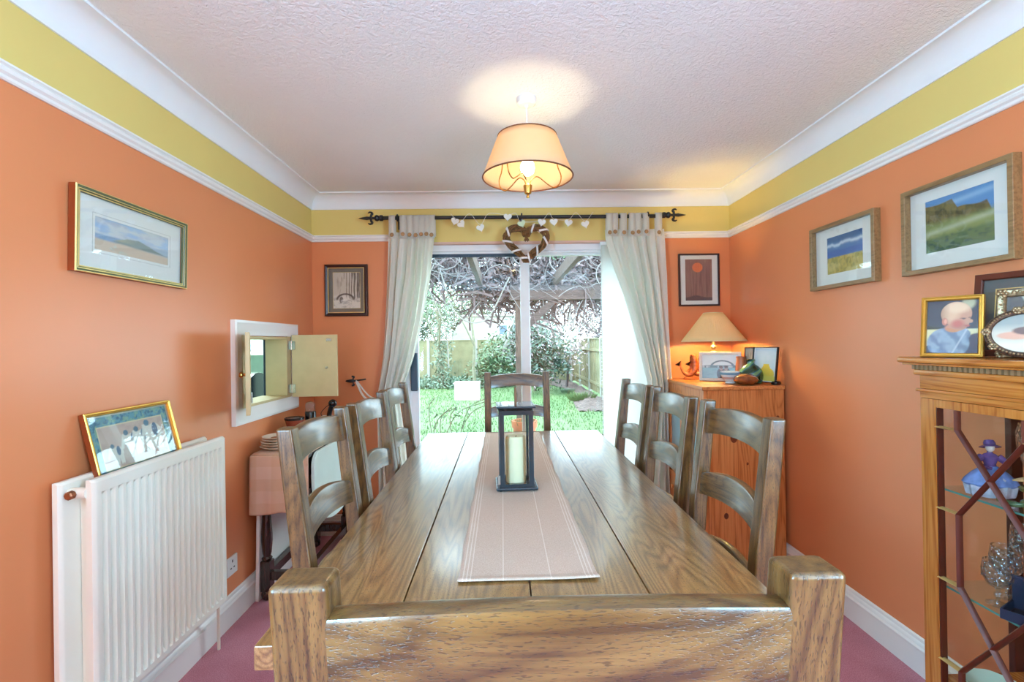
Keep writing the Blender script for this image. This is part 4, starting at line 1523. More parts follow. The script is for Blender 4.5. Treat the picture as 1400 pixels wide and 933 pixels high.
def p_wheat(u, v):
    c = flat(u, (74, 122, 176))
    c = mixc(c, (50, 96, 140), step(v, 0.80, 0.2) * 0.8)
    cl = 0.70 + 0.10 * fbm(u * 7, u * 0, 2) + 0.05 * u
    c = mixc(c, (206, 216, 226), np.exp(-((v - cl) / 0.045) ** 2))
    c = mixc(c, (56, 96, 170), step(0.62, v, 0.06) * step(v, 0.45, 0.05) * 0.8)
    n = fbm(u * 40, v * 14, 6)
    f = mixc(flat(u, (196, 172, 84)), (150, 138, 60), (n - 0.4) * 3)
    f = mixc(f, (216, 196, 120), step(fbm(u * 5, v * 5, 9), 0.55, 0.1) * 0.6)
    m = step(0.44, v, 0.02)[..., None]
    return c * (1 - m) + f * m


def p_cliff(u, v):
    c = flat(u, (84, 142, 196))
    c = mixc(c, (158, 196, 222), np.exp(-((v - 0.80 - 0.1 * u) / 0.05) ** 2) * 0.7)
    cl = np.where(u < 0.42, 0.90 - 0.02 * np.sin(u * 9), np.where(u < 0.50, 0.90 - (u - 0.42) * 2.2, 0.72 + 0.02 * np.sin(u * 14)))
    cl = np.where(u > 0.9, 0.72 - (u - 0.9) * 3, cl)
    n = fbm(u * 22, v * 7, 4)
    rock = mixc(flat(u, (126, 110, 66)), (92, 84, 56), (n - 0.4) * 4)
    m = step(cl, v, 0.02)[..., None]
    c = c * (1 - m) + rock * m
    c = mixc(c, (140, 150, 92), step(0.50 + 0.1 * fbm(u * 5, v, 3), v, 0.1))
    c = mixc(c, (186, 190, 156), np.exp(-((v - 0.36 - 0.12 * u) / 0.05) ** 2) * 0.9)
    c = mixc(c, (104, 124, 84), step(0.26 + 0.06 * u, v, 0.06))
    c = mixc(c, (70, 96, 84), np.clip((fbm(u * 12, v * 18, 8) - 0.5) * 4, 0, 1) * step(0.3, v, 0.1))
    return c


def p_bridge(u, v):
    c = flat(u, (222, 224, 220))
    c = mixc(c, (120, 160, 164), step(0.46, v, 0.03))
    c = mixc(c, (96, 142, 148), np.clip((fbm(u * 8, v * 24, 3) - 0.4) * 3, 0, 1) * step(0.44, v, 0.03) * 0.6)
    c = mixc(c, (92, 104, 100), step(0.55, v, 0.02) * step(v, 0.45, 0.02) * (0.4 + 0.6 * step(fbm(u * 20, v * 8, 5), 0.45, 0.1)))
    arch = np.abs(np.sqrt(((u - 0.56) / 0.30) ** 2 + ((v - 0.48) / 0.26) ** 2) - 1)
    c = mixc(c, (84, 104, 108), step(0.10, arch, 0.05) * step(v, 0.50, 0.02))
    c = mixc(c, (96, 114, 116), step(0.012, np.abs(v - 0.545), 0.01) * step(u, 0.12) * step(0.98, u))
    for x, y in ((0.53, 0.42), (0.66, 0.42)):
        c = mixc(c, (72, 52, 46), ell(u, v, x, y - 0.22, 0.12, 0.24))
        c = mixc(c, (160, 112, 88), ell(u, v, x, y, 0.048, 0.085))
        c = mixc(c, (84, 54, 40), ell(u, v, x, y + 0.06, 0.05, 0.05))
    return c


def p_vase(u, v):
    c = flat(u, (196, 214, 222))
    c = mixc(c, (176, 206, 212), (fbm(u * 3, v * 3, 3) - 0.4) * 2)
    y = mixc(flat(u, (198, 182, 68)), (216, 186, 60), (fbm(u * 5, v * 5, 5) - 0.4) * 2)
    m = np.maximum(ell(u, v, 0.56, 0.22, 0.36, 0.20), np.maximum(ell(u, v, 0.56, 0.38, 0.17, 0.13), step(0.12, np.abs(u - 0.56), 0.02) * step(v, 0.3) * step(0.52, v)))[..., None]
    c = c * (1 - m) + y * m
    c = mixc(c, (196, 190, 84), step(0.17, v, 0.04))
    e = np.minimum(np.minimum(u, 1 - u), np.minimum(v, 1 - v) * 2.0)
    return mixc(c, (240, 240, 236), step(0.05, e, 0.01))


def p_baby(u, v):
    c = flat(u, (64, 64, 74))
    c = mixc(c, (44, 44, 54), (fbm(u * 5, v * 6, 3) - 0.4) * 2)
    c = mixc(c, (196, 188, 150), ell(u, v, 0.80, 0.95, 0.12, 0.12, 0.5))
    c = mixc(c, (228, 216, 170), step(0.46, v, 0.02) * step(v, 0.15))                       # pale sofa back
    c = mixc(c, (58, 60, 100), ell(u, v, 1.0, 0.12, 0.34, 0.26, 0.1))
    sw_ = (126, 144, 168)
    body = np.maximum(ell(u, v, 0.42, 0.20, 0.40, 0.29, 0.08), ell(u, v, 0.56, 0.36, 0.28, 0.14, 0.1))
    c = mixc(c, sw_, body)
    fold = np.clip(np.sin(u * 16 + 15 * v + 9 * fbm(u * 4, v * 4, 6)) * 0.6, -1, 1)
    c = mixc(c, (176, 190, 206), body * np.clip(fold, 0, 1) * 0.8)
    c = mixc(c, (86, 100, 132), body * np.clip(-fold, 0, 1) * 0.7)
    c = mixc(c, (196, 200, 210), np.clip(1.2 - np.abs(u - 0.62 + (v - 0.2) * -0.6) / 0.025, 0, 1) * body * 0.8)
    skin, lite, pink = (206, 148, 118), (236, 200, 164), (200, 92, 78)
    head = np.maximum(ell(u, v, 0.57, 0.74, 0.29, 0.225, 0.05), ell(u, v, 0.62, 0.60, 0.20, 0.17, 0.06))
    c = mixc(c, (206, 140, 110), ell(u, v, 0.52, 0.48, 0.16, 0.08, 0.3))
    c = mixc(c, skin, head)
    c = mixc(c, (232, 190, 150), head * ell(u, v, 0.44, 0.80, 0.20, 0.2, 0.6) * 0.8)
    c = mixc(c, lite, head * ell(u, v, 0.60, 0.86, 0.22, 0.10, 0.7))
    c = mixc(c, (150, 110, 86), head * np.clip((0.46 - u) / 0.16, 0, 1) * 0.6)
    c = mixc(c, (176, 118, 94), head * ell(u, v, 0.66, 0.50, 0.18, 0.05, 0.8) * 0.6)
    c = mixc(c, pink, head * ell(u, v, 0.60, 0.555, 0.11, 0.07, 0.8) * 0.8)
    c = mixc(c, skin, ell(u, v, 0.835, 0.60, 0.045, 0.035, 0.2))                             # nose
    c = mixc(c, (190, 96, 84), ell(u, v, 0.775, 0.515, 0.05, 0.018, 0.4))
    c = mixc(c, (150, 104, 86), ell(u, v, 0.70, 0.655, 0.06, 0.012, 0.5))
    c = mixc(c, (150, 104, 86), ell(u, v, 0.82, 0.665, 0.03, 0.012, 0.5))
    c = mixc(c, (70, 50, 46), ell(u, v, 0.71, 0.645, 0.028, 0.012, 0.4) * 0.8)
    c = mixc(c, (198, 120, 96), ell(u, v, 0.355, 0.60, 0.055, 0.07, 0.2))
    c = mixc(c, (230, 160, 130), ell(u, v, 0.37, 0.605, 0.03, 0.045, 0.3))
    return c


def p_oval(u, v):
    c = flat(u, (196, 190, 172))
    c = mixc(c, (150, 156, 150), step(v, 0.62, 0.2))
    c = mixc(c, (214, 206, 184), step(0.3, v, 0.1))
    c = mixc(c, (206, 160, 136), ell(u, v, 0.36, 0.45, 0.24, 0.09, 0.2))
    c = mixc(c, (116, 92, 86), ell(u, v, 0.58, 0.56, 0.26, 0.10, 0.2))
    c = mixc(c, (228, 188, 164), ell(u, v, 0.78, 0.62, 0.13, 0.12, 0.2))
    c = mixc(c, (120, 112, 104), step(0.24, v, 0.05) * step(u, 0.55, 0.02))
    return c


def p_grey(u, v):
    c = flat(u, (72, 70, 68))
    c = mixc(c, (200, 196, 176), step(v - 0.62 * u, 0.20, 0.03) * step(u, 0.02) * 0 + step(v, 0.55 + 0.0 * u, 0.02) * step(u, 0.25 + (1 - v) * 0.6, 0.02))
    return mixc(c, (120, 116, 104), (fbm(u * 6, v * 6, 3) - 0.5) * 1.5)


simple = [(0, 0), (0, -0.022), (0.002, -0.024), (0.014, -0.024), (0.016, -0.022), (0.016, -0.004)]
gilt = [(0, 0), (0, -0.021), (0.002, -0.024), (0.004, -0.024), (0.0045, -0.022), (0.010, -0.020), (0.0105, -0.021), (0.013, -0.021), (0.016, -0.017), (0.018, -0.018), (0.020, -0.018), (0.021, -0.010)]
gm = [1, 0, 0, 2, 2, 0, 0, 2, 0, 0, 2, 0]
M_FSIDE = plain('red_brown_frame_side', rgb(140, 62, 24), 0.4, var=0.1)
M_LINE = plain('grey_pencil_line', rgb(196, 192, 182), 0.8)
picture('framed_picture', 'gilt and green framed coastal watercolour high on the orange wall above the radiator', 'picture',
        (XL + 0.004, 1.722, 1.669), (math.radians(1.5), 0, R90), 0.512, 0.265, gilt, [M_GOLDPALE, M_FSIDE, M_GREENLINE], gm, True, 0.335, 0.105, p_coast, 120, pz=0.002, line=(M_LINE, 0.010, 0.001))
snowp = [(0, 0), (0, -0.018), (0.004, -0.024), (0.010, -0.025), (0.022, -0.020), (0.024, -0.016), (0.027, -0.016), (0.028, -0.008)]
M_GREYMOUNT = plain('grey_olive_mount', rgb(112, 104, 88), 0.85)
picture('framed_picture', 'sepia snowy woodland photograph in a dark frame beside the left curtain', 'picture',
        (-1.062, YB - 0.001, 1.674), (math.radians(0), 0, 0), 0.292, 0.354, snowp, [M_DARKFRAME, M_GOLDPALE], [0, 0, 0, 0, 1, 1, 0, 0], True, 0.186, 0.248, p_snow, 90, mount_mat=M_GREYMOUNT, line=(M_GOLDPALE, 0.0, 0.002))
blackp = [(0, 0), (0, -0.016), (0.001, -0.017), (0.010, -0.017), (0.011, -0.016), (0.011, -0.006)]
picture('framed_picture', 'brown print of a round red-orange sun in a thin black frame above the lamp', 'picture',
        (1.3735, YB - 0.001, 1.714), (0, 0, 0), 0.285, 0.364, blackp, [M_DARKFRAME], [0] * 6, True, 0.188, 0.288, p_lantern, 90)
woodp = [(0, 0), (0, -0.028), (0.0012, -0.030), (0.0168, -0.030), (0.018, -0.028), (0.018, -0.006)]
picture('framed_picture', 'wheat field painting in a wooden frame, the smaller one towards the corner lamp', 'picture',
        (XR - 0.002, 2.199, 1.688), (0, 0, -R90), 0.424, 0.308, woodp, [M_OAKFRAME], [0] * 6, True, 0.232, 0.176, p_wheat, 110, pz=0.004)
picture('framed_picture', 'cliff and blue sky painting in a wooden frame above the display cabinet', 'picture',
        (XR - 0.002, 1.643, 1.694), (0, 0, -R90), 0.414, 0.325, woodp, [M_OAKFRAME], [0] * 6, True, 0.252, 0.192, p_cliff, 120, pz=0.008)

# elephant picture leaning behind the radiator's front panel
eg = [(0, 0), (0, -0.016), (0.002, -0.018), (0.005, -0.018), (0.008, -0.014), (0.011, -0.015), (0.013, -0.008)]
picture('framed_picture', 'small gilt-framed elephant procession picture leaning on the radiator', 'picture',
        (-1.268, 1.683, 0.980), (math.radians(-13.5), 0, R90), 0.380, 0.240, eg, [M_GOLD, M_FSIDE], [1, 0, 0, 0, 0, 0, 0], False, 0.356, 0.216, p_elephants, 150)

# ------------------------------------------------------------------ pine cupboard in the corner
CX0, CX1, CY0, CY1, CZ = 1.118, 1.572, 2.668, 3.295, 1.036
pc = thing('pine_cupboard', 'honey pine cupboard with knots in the corner under the table lamp', 'cupboard', ((CX0 + CX1) / 2, (CY0 + CY1) / 2, 0))
pM = Matrix.Translation((-(CX0 + CX1) / 2, -(CY0 + CY1) / 2, 0))
G().box((CX0 - 0.012, CY0 - 0.012, CZ - 0.022), (CX1 + 0.002, CY1, CZ), 0.004, 2, M=pM).build('cupboard_top', M_PINE_X, pc)
# end panel of three glued boards facing the viewer
bw_ = (CX1 - CX0 - 0.02) / 3
for k in range(3):
    G().box((CX0 + 0.02 + k * bw_ + 0.0003, CY0, 0.0), (CX0 + 0.02 + (k + 1) * bw_ - 0.0003, CY0 + 0.02, CZ - 0.0225), 0.0006, 1, M=pM).build('side_board', M_PINE, pc)
G().box((CX0 + 0.02, CY1 - 0.02, 0.0), (CX1, CY1, CZ - 0.0225), M=pM).build('far_side', M_PINE, pc)
G().box((CX1 - 0.012, CY0 + 0.021, 0.0), (CX1, CY1 - 0.021, CZ - 0.0225), M=pM).build('back', M_PINE, pc)
G().box((CX0 + 0.02, CY0 + 0.021, 0.44), (CX1 - 0.013, CY1 - 0.021, 0.46), M=pM).build('shelf', M_PINE_X, pc)
M_KNOT = plain('dark_knot', rgb(112, 54, 28), 0.4, var=0.3, scale=60)
for (x, z, r) in ((1.285, 0.745, 0.020), (1.535, 0.855, 0.009), (1.235, 0.31, 0.013), (1.46, 0.42, 0.007), (1.36, 0.60, 0.006)):
    G().lathe([(0, -0.0004), (r, -0.0004), (r, 0.0008), (0, 0.0008)], n=18, M=pM @ Matrix.Translation((x, CY0, z)) @ Matrix.Rotation(PI / 2, 4, 'X') @ Matrix.Scale(1.35, 4, (0, 1, 0))).build('knot', M_KNOT, pc)
# the front faces the room: face frame, two glazed doors, two drawers
g = G()
xf = CX0
g.box((xf, CY0, 0.0), (xf + 0.019, CY0 + 0.055, CZ - 0.0225), 0.002, M=pM)
g.box((xf, CY1 - 0.055, 0.0), (xf + 0.019, CY1, CZ - 0.0225), 0.002, M=pM)
g.box((xf, CY0 + 0.0555, CZ - 0.082), (xf + 0.019, CY1 - 0.0555, CZ - 0.0225), 0.002, M=pM)
g.box((xf, CY0 + 0.0555, 0.0), (xf + 0.019, CY1 - 0.0555, 0.07), 0.002, M=pM)
g.box((xf, CY0 + 0.0555, 0.44), (xf + 0.019, CY1 - 0.0555, 0.47), 0.002, M=pM)
g.build('face_frame', M_PINE, pc)
M_PALEPANEL = plain('blue_grey_door_panel', rgb(146, 176, 186), 0.3)  # opaque blue-grey in place of the door glass
for y0, y1 in ((CY0 + 0.058, (CY0 + CY1) / 2 - 0.002), ((CY0 + CY1) / 2 + 0.002, CY1 - 0.058)):
    z0, z1 = 0.474, CZ - 0.086
    g = G()
    g.box((xf - 0.004, y0, z0), (xf + 0.017, y0 + 0.04, z1), 0.002, M=pM).box((xf - 0.004, y1 - 0.04, z0), (xf + 0.017, y1, z1), 0.002, M=pM)
    g.box((xf - 0.004, y0 + 0.0405, z0), (xf + 0.017, y1 - 0.0405, z0 + 0.05), 0.002, M=pM).box((xf - 0.004, y0 + 0.0405, z1 - 0.05), (xf + 0.017, y1 - 0.0405, z1), 0.002, M=pM)
    d = g.build('door', M_PINE, pc)
    G().box((xf + 0.004, y0 + 0.038, z0 + 0.048), (xf + 0.008, y1 - 0.038, z1 - 0.048), M=pM).build('door_panel', M_PALEPANEL, d)
for z0, z1 in ((0.075, 0.25), (0.258, 0.435)):
    d = G().box((xf - 0.006, CY0 + 0.059, z0), (xf + 0.012, CY1 - 0.059, z1), 0.003, M=pM).build('drawer', M_PINE, pc)
    for y in (CY0 + 0.17, CY1 - 0.17):
        G().lathe([(0.006, 0), (0.006, 0.01), (0.014, 0.016), (0.014, 0.024), (0, 0.028)], n=16, M=pM @ Matrix.Translation((xf - 0.006, y, (z0 + z1) / 2)) @ Matrix.Rotation(-PI / 2, 4, 'Y')).build('knob', M_PINE, d)

# table lamp
LX, LY = 1.345, 3.045
tl = thing('table_lamp', 'small brass table lamp with a cream coolie shade glowing in the corner', 'lamp', (LX, LY, CZ + 0.001))
g = G()
g.lathe([(0.060, 0), (0.062, 0.008), (0.050, 0.016), (0.020, 0.024), (0.012, 0.034), (0.018, 0.045), (0.036, 0.075), (0.034, 0.10), (0.016, 0.125), (0.010, 0.138), (0.012, 0.150), (0.024, 0.168), (0.026, 0.178), (0.012, 0.190), (0.010, 0.200), (0.016, 0.206), (0.017, 0.216), (0.010, 0.224), (0.008, 0.25), (0, 0.25)], n=24)
g.build('stem', plain('cream_and_brass_stem', rgb(206, 176, 120), 0.2, metal=0.5, var=0.1), tl)
M_LSHADE = fabric('cream_coolie_shade', rgb(236, 206, 150), trans=0.22, scale=300)
ls = solid(cone(0.193, 0.252, 0.058, 0.430, 180, 0.0010, 60).build('lampshade', M_LSHADE, tl), 0.0012)
for r, z in ((0.193, 0.252), (0.058, 0.430)):
    G().tube([(r * math.cos(a), r * math.sin(a), z) for a in [2 * PI * k / 48 for k in range(49)]], 0.0028, 6).build('trim', plain('cream_shade_trim', rgb(226, 206, 160), 0.7), ls)
G().lathe([(0.010, 0.25), (0.011, 0.262), (0.022, 0.290), (0.023, 0.302), (0.016, 0.318), (0, 0.323)], n=20).build('bulb', M_BULB, tl)
ld = bpy.data.lights.new('table_lamp_light', 'POINT')
ld.energy = 75
ld.color = (1.0, 0.70, 0.22)
ld.shadow_soft_size = 0.025
o = bpy.data.objects.new('table_lamp_light', ld)
o.location = (LX, LY, CZ + 0.298)
COL.objects.link(o)

# carved dolphins
dl = thing('carved_dolphins', 'carved reddish wood pair of leaping dolphins left of the bridge photo', 'carving', (1.252, 3.16, CZ + 0.001))
G().lathe([(0.048, 0), (0.052, 0.004), (0.046, 0.014), (0.02, 0.022), (0, 0.022)], n=24, sx=1.2, sy=0.6).build('base', M_CARVED, dl)


def dolphin(dx, s, zoff, name):
    g = G()
    pts = [(-0.075, 0, 0.085), (-0.066, 0, 0.062), (-0.045, 0, 0.035), (-0.015, 0, 0.030), (0.012, 0, 0.055), (0.020, 0, 0.095), (0.012, 0, 0.135), (0.002, 0, 0.150), (-0.004, 0, 0.158)]
    c = catmull(pts, 5)
    n = len(c)
    rad = [interp(i / (n - 1), [0, 0.12, 0.4, 0.62, 0.8, 0.92, 1], [0.005, 0.009, 0.022, 0.028, 0.024, 0.012, 0.005]) for i in range(n)]
    Mx = Matrix.Translation((dx, 0, zoff)) @ Matrix.Scale(s, 4)
    g.tube(c, rad, 12, M=Mx, flat=0.8)
    g.prism([(-0.075, 0.080), (-0.100, 0.098), (-0.108, 0.094), (-0.085, 0.086), (-0.078, 0.118), (-0.070, 0.120), (-0.069, 0.085)], -0.004, 0.004, 'Y', 0.0015, M=Mx)
    g.prism([(0.028, 0.085), (0.052, 0.075), (0.056, 0.068), (0.030, 0.068)], -0.003, 0.003, 'Y', 0.001, M=Mx)
    g.prism([(-0.002, 0.075), (-0.026, 0.062), (-0.030, 0.052), (0.0, 0.058)], -0.003, 0.003, 'Y', 0.001, M=Mx)
    return g.build(name, M_CARVED, dl)


dolphin(-0.004, 1.0, 0.004, 'dolphin')
dolphin(0.066, 1.02, 0.004, 'dolphin')
G().tube(catmull([(0.045, 0, 0.13), (0.07, 0, 0.158), (0.10, 0, 0.155)], 5), 0.007, 8).build('tail_arc', M_CARVED, dl)

whitep = [(0, 0), (0, -0.012), (0.002, -0.014), (0.016, -0.013), (0.018, -0.006)]
bp = picture('photo_frame', 'pale framed photo of an arched bridge standing on the pine cupboard', 'photo frame',
             (1.358, 2.985, CZ + 0.094), (math.radians(-11), 0, math.radians(-24)), 0.242, 0.182, whitep, [plain('pale_stone_frame', rgb(206, 200, 190), 0.5)], [0] * 5, False, 0.212, 0.150, p_bridge, 100)
bp.location.z = CZ + 0.001 + 0.091 * math.cos(math.radians(11)) + 0.001
G().box((-0.02, 0.0, -0.09), (0.02, 0.003, 0.03), M=Matrix.Translation((0, 0.012, 0)) @ Matrix.Rotation(math.radians(22), 4, 'X')).build('strut', M_TRIM, bp)

bo = thing('banded_bowl', 'small white and blue banded bowl in front of the bridge photo', 'bowl', (1.345, 2.825, CZ + 0.001))
G().lathe([(0.026, 0), (0.030, 0.003), (0.026, 0.010), (0.040, 0.026), (0.053, 0.052), (0.056, 0.070), (0.053, 0.070), (0.045, 0.046), (0.03, 0.02), (0, 0.014)], n=36).build('body', plain('white_glaze', rgb(214, 220, 222), 0.15), bo)
G().lathe([(0.0545, 0.052), (0.0562, 0.058), (0.0572, 0.064), (0.0560, 0.066)], n=36).build('blue_band', plain('blue_glaze', rgb(120, 160, 184), 0.15), bo)
G().lathe([(0.040, 0.0255), (0.0458, 0.033), (0.0478, 0.038), (0.0470, 0.039)], n=36).build('rose_band', plain('rose_glaze', rgb(196, 160, 150), 0.15), bo)
pb = thing('pebble_vase', 'shiny brown pebble-shaped vase in front of the green bottle vase', 'vase', (1.385, 2.722, CZ + 0.001))
G().lathe([(0.028, 0), (0.050, 0.007), (0.065, 0.022), (0.067, 0.032), (0.058, 0.047), (0.040, 0.057), (0.020, 0.062), (0.012, 0.063), (0.010, 0.060), (0, 0.058)], n=36).build('body', plain('mottled_brown_glaze', rgb(132, 72, 32), 0.08, var=0.5, scale=26, coat=0.6), pb)
gv = thing('bottle_vase', 'round green glazed bottle vase with a blue streak on the pine cupboard', 'vase', (1.458, 2.805, CZ + 0.001))


def glaze_mat():
    m, t, b = nt('green_blue_streaked_glaze')
    v = coords(t, (1, 1, 1), (0.5, 0.6, 0.0))
    w = N(t, 'ShaderNodeTexWave', wave_type='BANDS', bands_direction='Z')
    setin(w, Scale=5.5, Distortion=3.0, Detail=2)
    t.links.new(v, w.inputs['Vector'])
    t.links.new(ramp(t, w.outputs['Fac'], [(0.2, rgb(30, 58, 34)), (0.5, rgb(44, 76, 48)), (0.75, rgb(36, 88, 110)), (0.92, rgb(96, 146, 100))]), b.inputs['Base Color'])
    setin(b, Roughness=0.07)
    b.inputs['Coat Weight'].default_value = 0.5
    return m


M_GLAZE = glaze_mat()
G().lathe([(0.050, 0), (0.058, 0.004), (0.066, 0.030), (0.067, 0.050), (0.060, 0.078), (0.042, 0.100), (0.024, 0.112), (0.018, 0.118), (0.017, 0.128), (0.024, 0.136), (0.026, 0.140), (0.021, 0.142), (0.014, 0.136), (0.013, 0.12), (0, 0.118)], n=40).build('body', M_GLAZE, gv)
tv = thing('tall_vase', 'tall slim brown stoneware vase behind the green bottle vase', 'vase', (1.452, 2.905, CZ + 0.001))
G().lathe([(0.036, 0), (0.039, 0.004), (0.036, 0.05), (0.030, 0.11), (0.026, 0.140), (0.029, 0.152), (0.029, 0.156), (0.024, 0.156), (0.022, 0.14), (0, 0.13)], n=28).build('body', plain('brown_stoneware', rgb(176, 104, 66), 0.35, var=0.15), tv)
canp = [(0, 0), (0, -0.0175), (0.001, -0.018), (0.0035, -0.018), (0.004, -0.016)]
cv_ = picture('photo_frame', 'dark-edged picture of a yellow vase leaning on the wall by the pine cupboard', 'picture',
              (1.530, 2.775, CZ + 0.110), (math.radians(-9), 0, math.radians(-62)), 0.150, 0.205, canp, [M_BLACK], [0] * 5, False, 0.142, 0.197, p_vase, 90, glass=False)
dk = picture('photo_frame', 'dark brown framed photo half hidden behind the yellow vase picture', 'photo frame',
             (1.528, 2.905, CZ + 0.106), (math.radians(-6), 0, math.radians(-50)), 0.10, 0.205, canp, [M_DARKFRAME], [0] * 5, False, 0.092, 0.197, p_snow, 60)
bkk = thing('black_trinket', 'small black shiny object beside the yellow vase picture', 'trinket box', (1.545, 2.695, CZ + 0.001))
G().lathe([(0.020, 0), (0.024, 0.003), (0.024, 0.012), (0.020, 0.018), (0, 0.022)], n=20, sx=1.1).build('body', M_BLACKGLOSS, bkk)
G().sphere((0, 0, 0.023), 0.003, n=8).build('knob', M_STEEL, bkk)

# ------------------------------------------------------------------ display cabinet
VX0, VX1, VY0, VY1, VZ = 1.280, 1.578, 0.640, 1.455, 1.236
vc = thing('display_cabinet', 'yew display cabinet with astragal-glazed doors and dentil cornice', 'cabinet', ((VX0 + VX1) / 2, (VY0 + VY1) / 2, 0))
vM = Matrix.Translation((-(VX0 + VX1) / 2, -(VY0 + VY1) / 2, 0))


def slab(o, z0, z1, bev=0.002):
    """three-sided moulding projecting o beyond the carcass"""
    return G().box((VX0 - o, VY0 - o, z0), (VX1, VY1 + o, z1), bev, 2, M=vM)


slab(0.040, 1.218, VZ, 0.006).build('cornice', M_YEW, vc)
slab(0.030, 1.212, 1.2178, 0.002).build('cornice_moulding', M_YEW, vc)
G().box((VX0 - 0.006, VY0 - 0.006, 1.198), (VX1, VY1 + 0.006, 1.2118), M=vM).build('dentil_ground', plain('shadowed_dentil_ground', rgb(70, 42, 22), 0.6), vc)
M_DENT = plain('brown_grey_dentil', rgb(150, 122, 84), 0.5, var=0.08)
d0 = None
nd = 56
for k in range(nd):
    y = VY0 - 0.016 + k * (VY1 - VY0 + 0.036) / nd
    if d0 is None:
        d0 = G().box((-0.010, -0.0042, 0), (0.0, 0.0042, 0.0135)).build('dentil', M_DENT, vc)
        dd = d0
    else:
        dd = d0.copy()
        COL.objects.link(dd)
    dd.location = Vector((VX0 - 0.006, y, 1.198)) + vM.translation
slab(0.012, 1.180, 1.1978, 0.005).build('neck_moulding', M_YEW, vc)
slab(0.0, 1.140, 1.1798, 0.001).build('frieze', M_YEW, vc)
slab(0.008, 1.130, 1.1398, 0.003).build('bead', M_YEW, vc)
G().box((VX0, VY0, 1.112), (VX1, VY1, 1.1298), 0.001, M=vM).build('carcass_top', M_YEW, vc)
G().box((VX0, VY0, 0.070), (VX1, VY1, 0.110), 0.002, M=vM).build('carcass_base', M_YEW, vc)
slab(0.010, 0.0, 0.0695, 0.004).build('plinth', M_YEW, vc)
for y0, y1 in ((VY0, VY0 + 0.020), (VY1 - 0.020, VY1)):
    g = G()
    g.box((VX0 + 0.021, y0, 0.1105), (VX0 + 0.055, y1, 1.1115), 0.002, M=vM)
    G().box((VX1 - 0.035, y0, 0.1105), (VX1, y1, 1.1115), 0.002, M=vM).build('rear_post', M_MAHOG, vc)
    g.box((VX0 + 0.0555, y0, 0.1105), (VX1 - 0.0355, y1, 0.150), 0.002, M=vM)
    g.box((VX0 + 0.0555, y0, 1.085), (VX1 - 0.0355, y1, 1.1115), 0.002, M=vM)
    s = g.build('side_frame', M_YEW_Z, vc)
    G().box((VX0 + 0.0545, (y0 + y1) / 2 - 0.002, 0.149), (VX1 - 0.0345, (y0 + y1) / 2 + 0.002, 1.086), M=vM).build('side_glass', M_GLASS, s)
ym = (VY0 + VY1) / 2


def vdoor(y0, y1):
    z0, z1 = 0.1115, 1.111
    st = 0.052
    g = G()
    g.box((VX0, y0, z0), (VX0 + 0.020, y0 + st, z1), 0.002, M=vM)
    g.box((VX0, y1 - st, z0), (VX0 + 0.020, y1, z1), 0.002, M=vM)
    g.box((VX0, y0 + st + 0.0003, z1 - 0.024 + 0.0), (VX0 + 0.020, y1 - st - 0.0003, z1), 0.001, M=vM)
    g.box((VX0, y0 + st + 0.0003, z0), (VX0 + 0.020, y1 - st - 0.0003, z0 + 0.05), 0.002, M=vM)
    d = g.build('door', M_YEW_Z, vc)
    G().box((VX0 + 0.012, y0 + st - 0.003, z0 + 0.047), (VX0 + 0.015, y1 - st + 0.003, z1 - 0.021), M=vM).build('door_glass', M_GLASS, d)
    a, b = y0 + st, y1 - st
    m = (a + b) / 2
    va, vb = a + 0.062, b - 0.062
    zt, zb = z1 - 0.024, z0 + 0.05

    def bar(p, q, mat, w=0.0058):
        p3 = Vector((VX0 + 0.009, p[0], p[1]))
        q3 = Vector((VX0 + 0.009, q[0], q[1]))
        L = (q3 - p3).length
        dr = (q3 - p3).normalized()
        sd = Vector((0, -dr.z, dr.y))
        sec = [(-0.0135, 0.0), (-0.009, w * 0.55), (-0.004, w), (0.0025, w), (0.0025, -w), (-0.004, -w), (-0.009, -w * 0.55)]
        rings = [[P + Vector((dx, 0, 0)) + sd * ww for dx, ww in sec] for P in (p3, q3)]
        G().loft(rings, M=vM).build('glazing_bar', mat, d)
    z_a, z_b, z_c, z_d = 1.030, 0.792, 0.586, 0.347
    for v in (va, vb):
        bar((v, zt), (v, z_a), M_MAHOG)
        bar((v, z_b), (v, z_c), M_MAHOG)
        bar((v, z_d), (v, zb), M_MAHOG)
    for (h, l) in ((z_a, z_b), (z_c, z_d)):
        bar((va, h), (vb, l), M_MAHOG)
        bar((va, l), (vb, h), M_MAHOG)
    for z in (z_a, z_b, z_c, z_d):
        bar((a, z), (va, z), M_GOLDPALE, 0.004)
        bar((vb, z), (b, z), M_GOLDPALE, 0.004)
    g = G()
    for s0, s1 in (((a, zb), (a, zt)), ((b, zb), (b, zt))):
        y = s0[0]
        yy = (y, y + 0.006) if y < m else (y - 0.006, y)
        g.box((VX0 + 0.001, yy[0], zb), (VX0 + 0.019, yy[1], zt), 0.001, M=vM)
    g.build('inner_bead', M_MAHOG, d)
    return d


vdoor(ym + 0.001, VY1)
vdoor(VY0, ym - 0.001)
for z in (0.845, 0.556):
    s = G().box((VX0 + 0.030, VY0 + 0.022, z - 0.005), (VX1 - 0.004, VY1 - 0.022, z), M=vM).build('glass_shelf', M_SHELFGLASS, vc)
    G().box((VX0 + 0.0285, VY0 + 0.022, z - 0.0052), (VX0 + 0.0298, VY1 - 0.022, z + 0.0002), M=vM).build('shelf_edge', M_SHELFEDGE, s)
G().box((VX0 + 0.025, VY0 + 0.022, 0.262), (VX1 - 0.004, VY1 - 0.022, 0.276), 0.001, M=vM).build('wooden_shelf', M_YEW, vc)

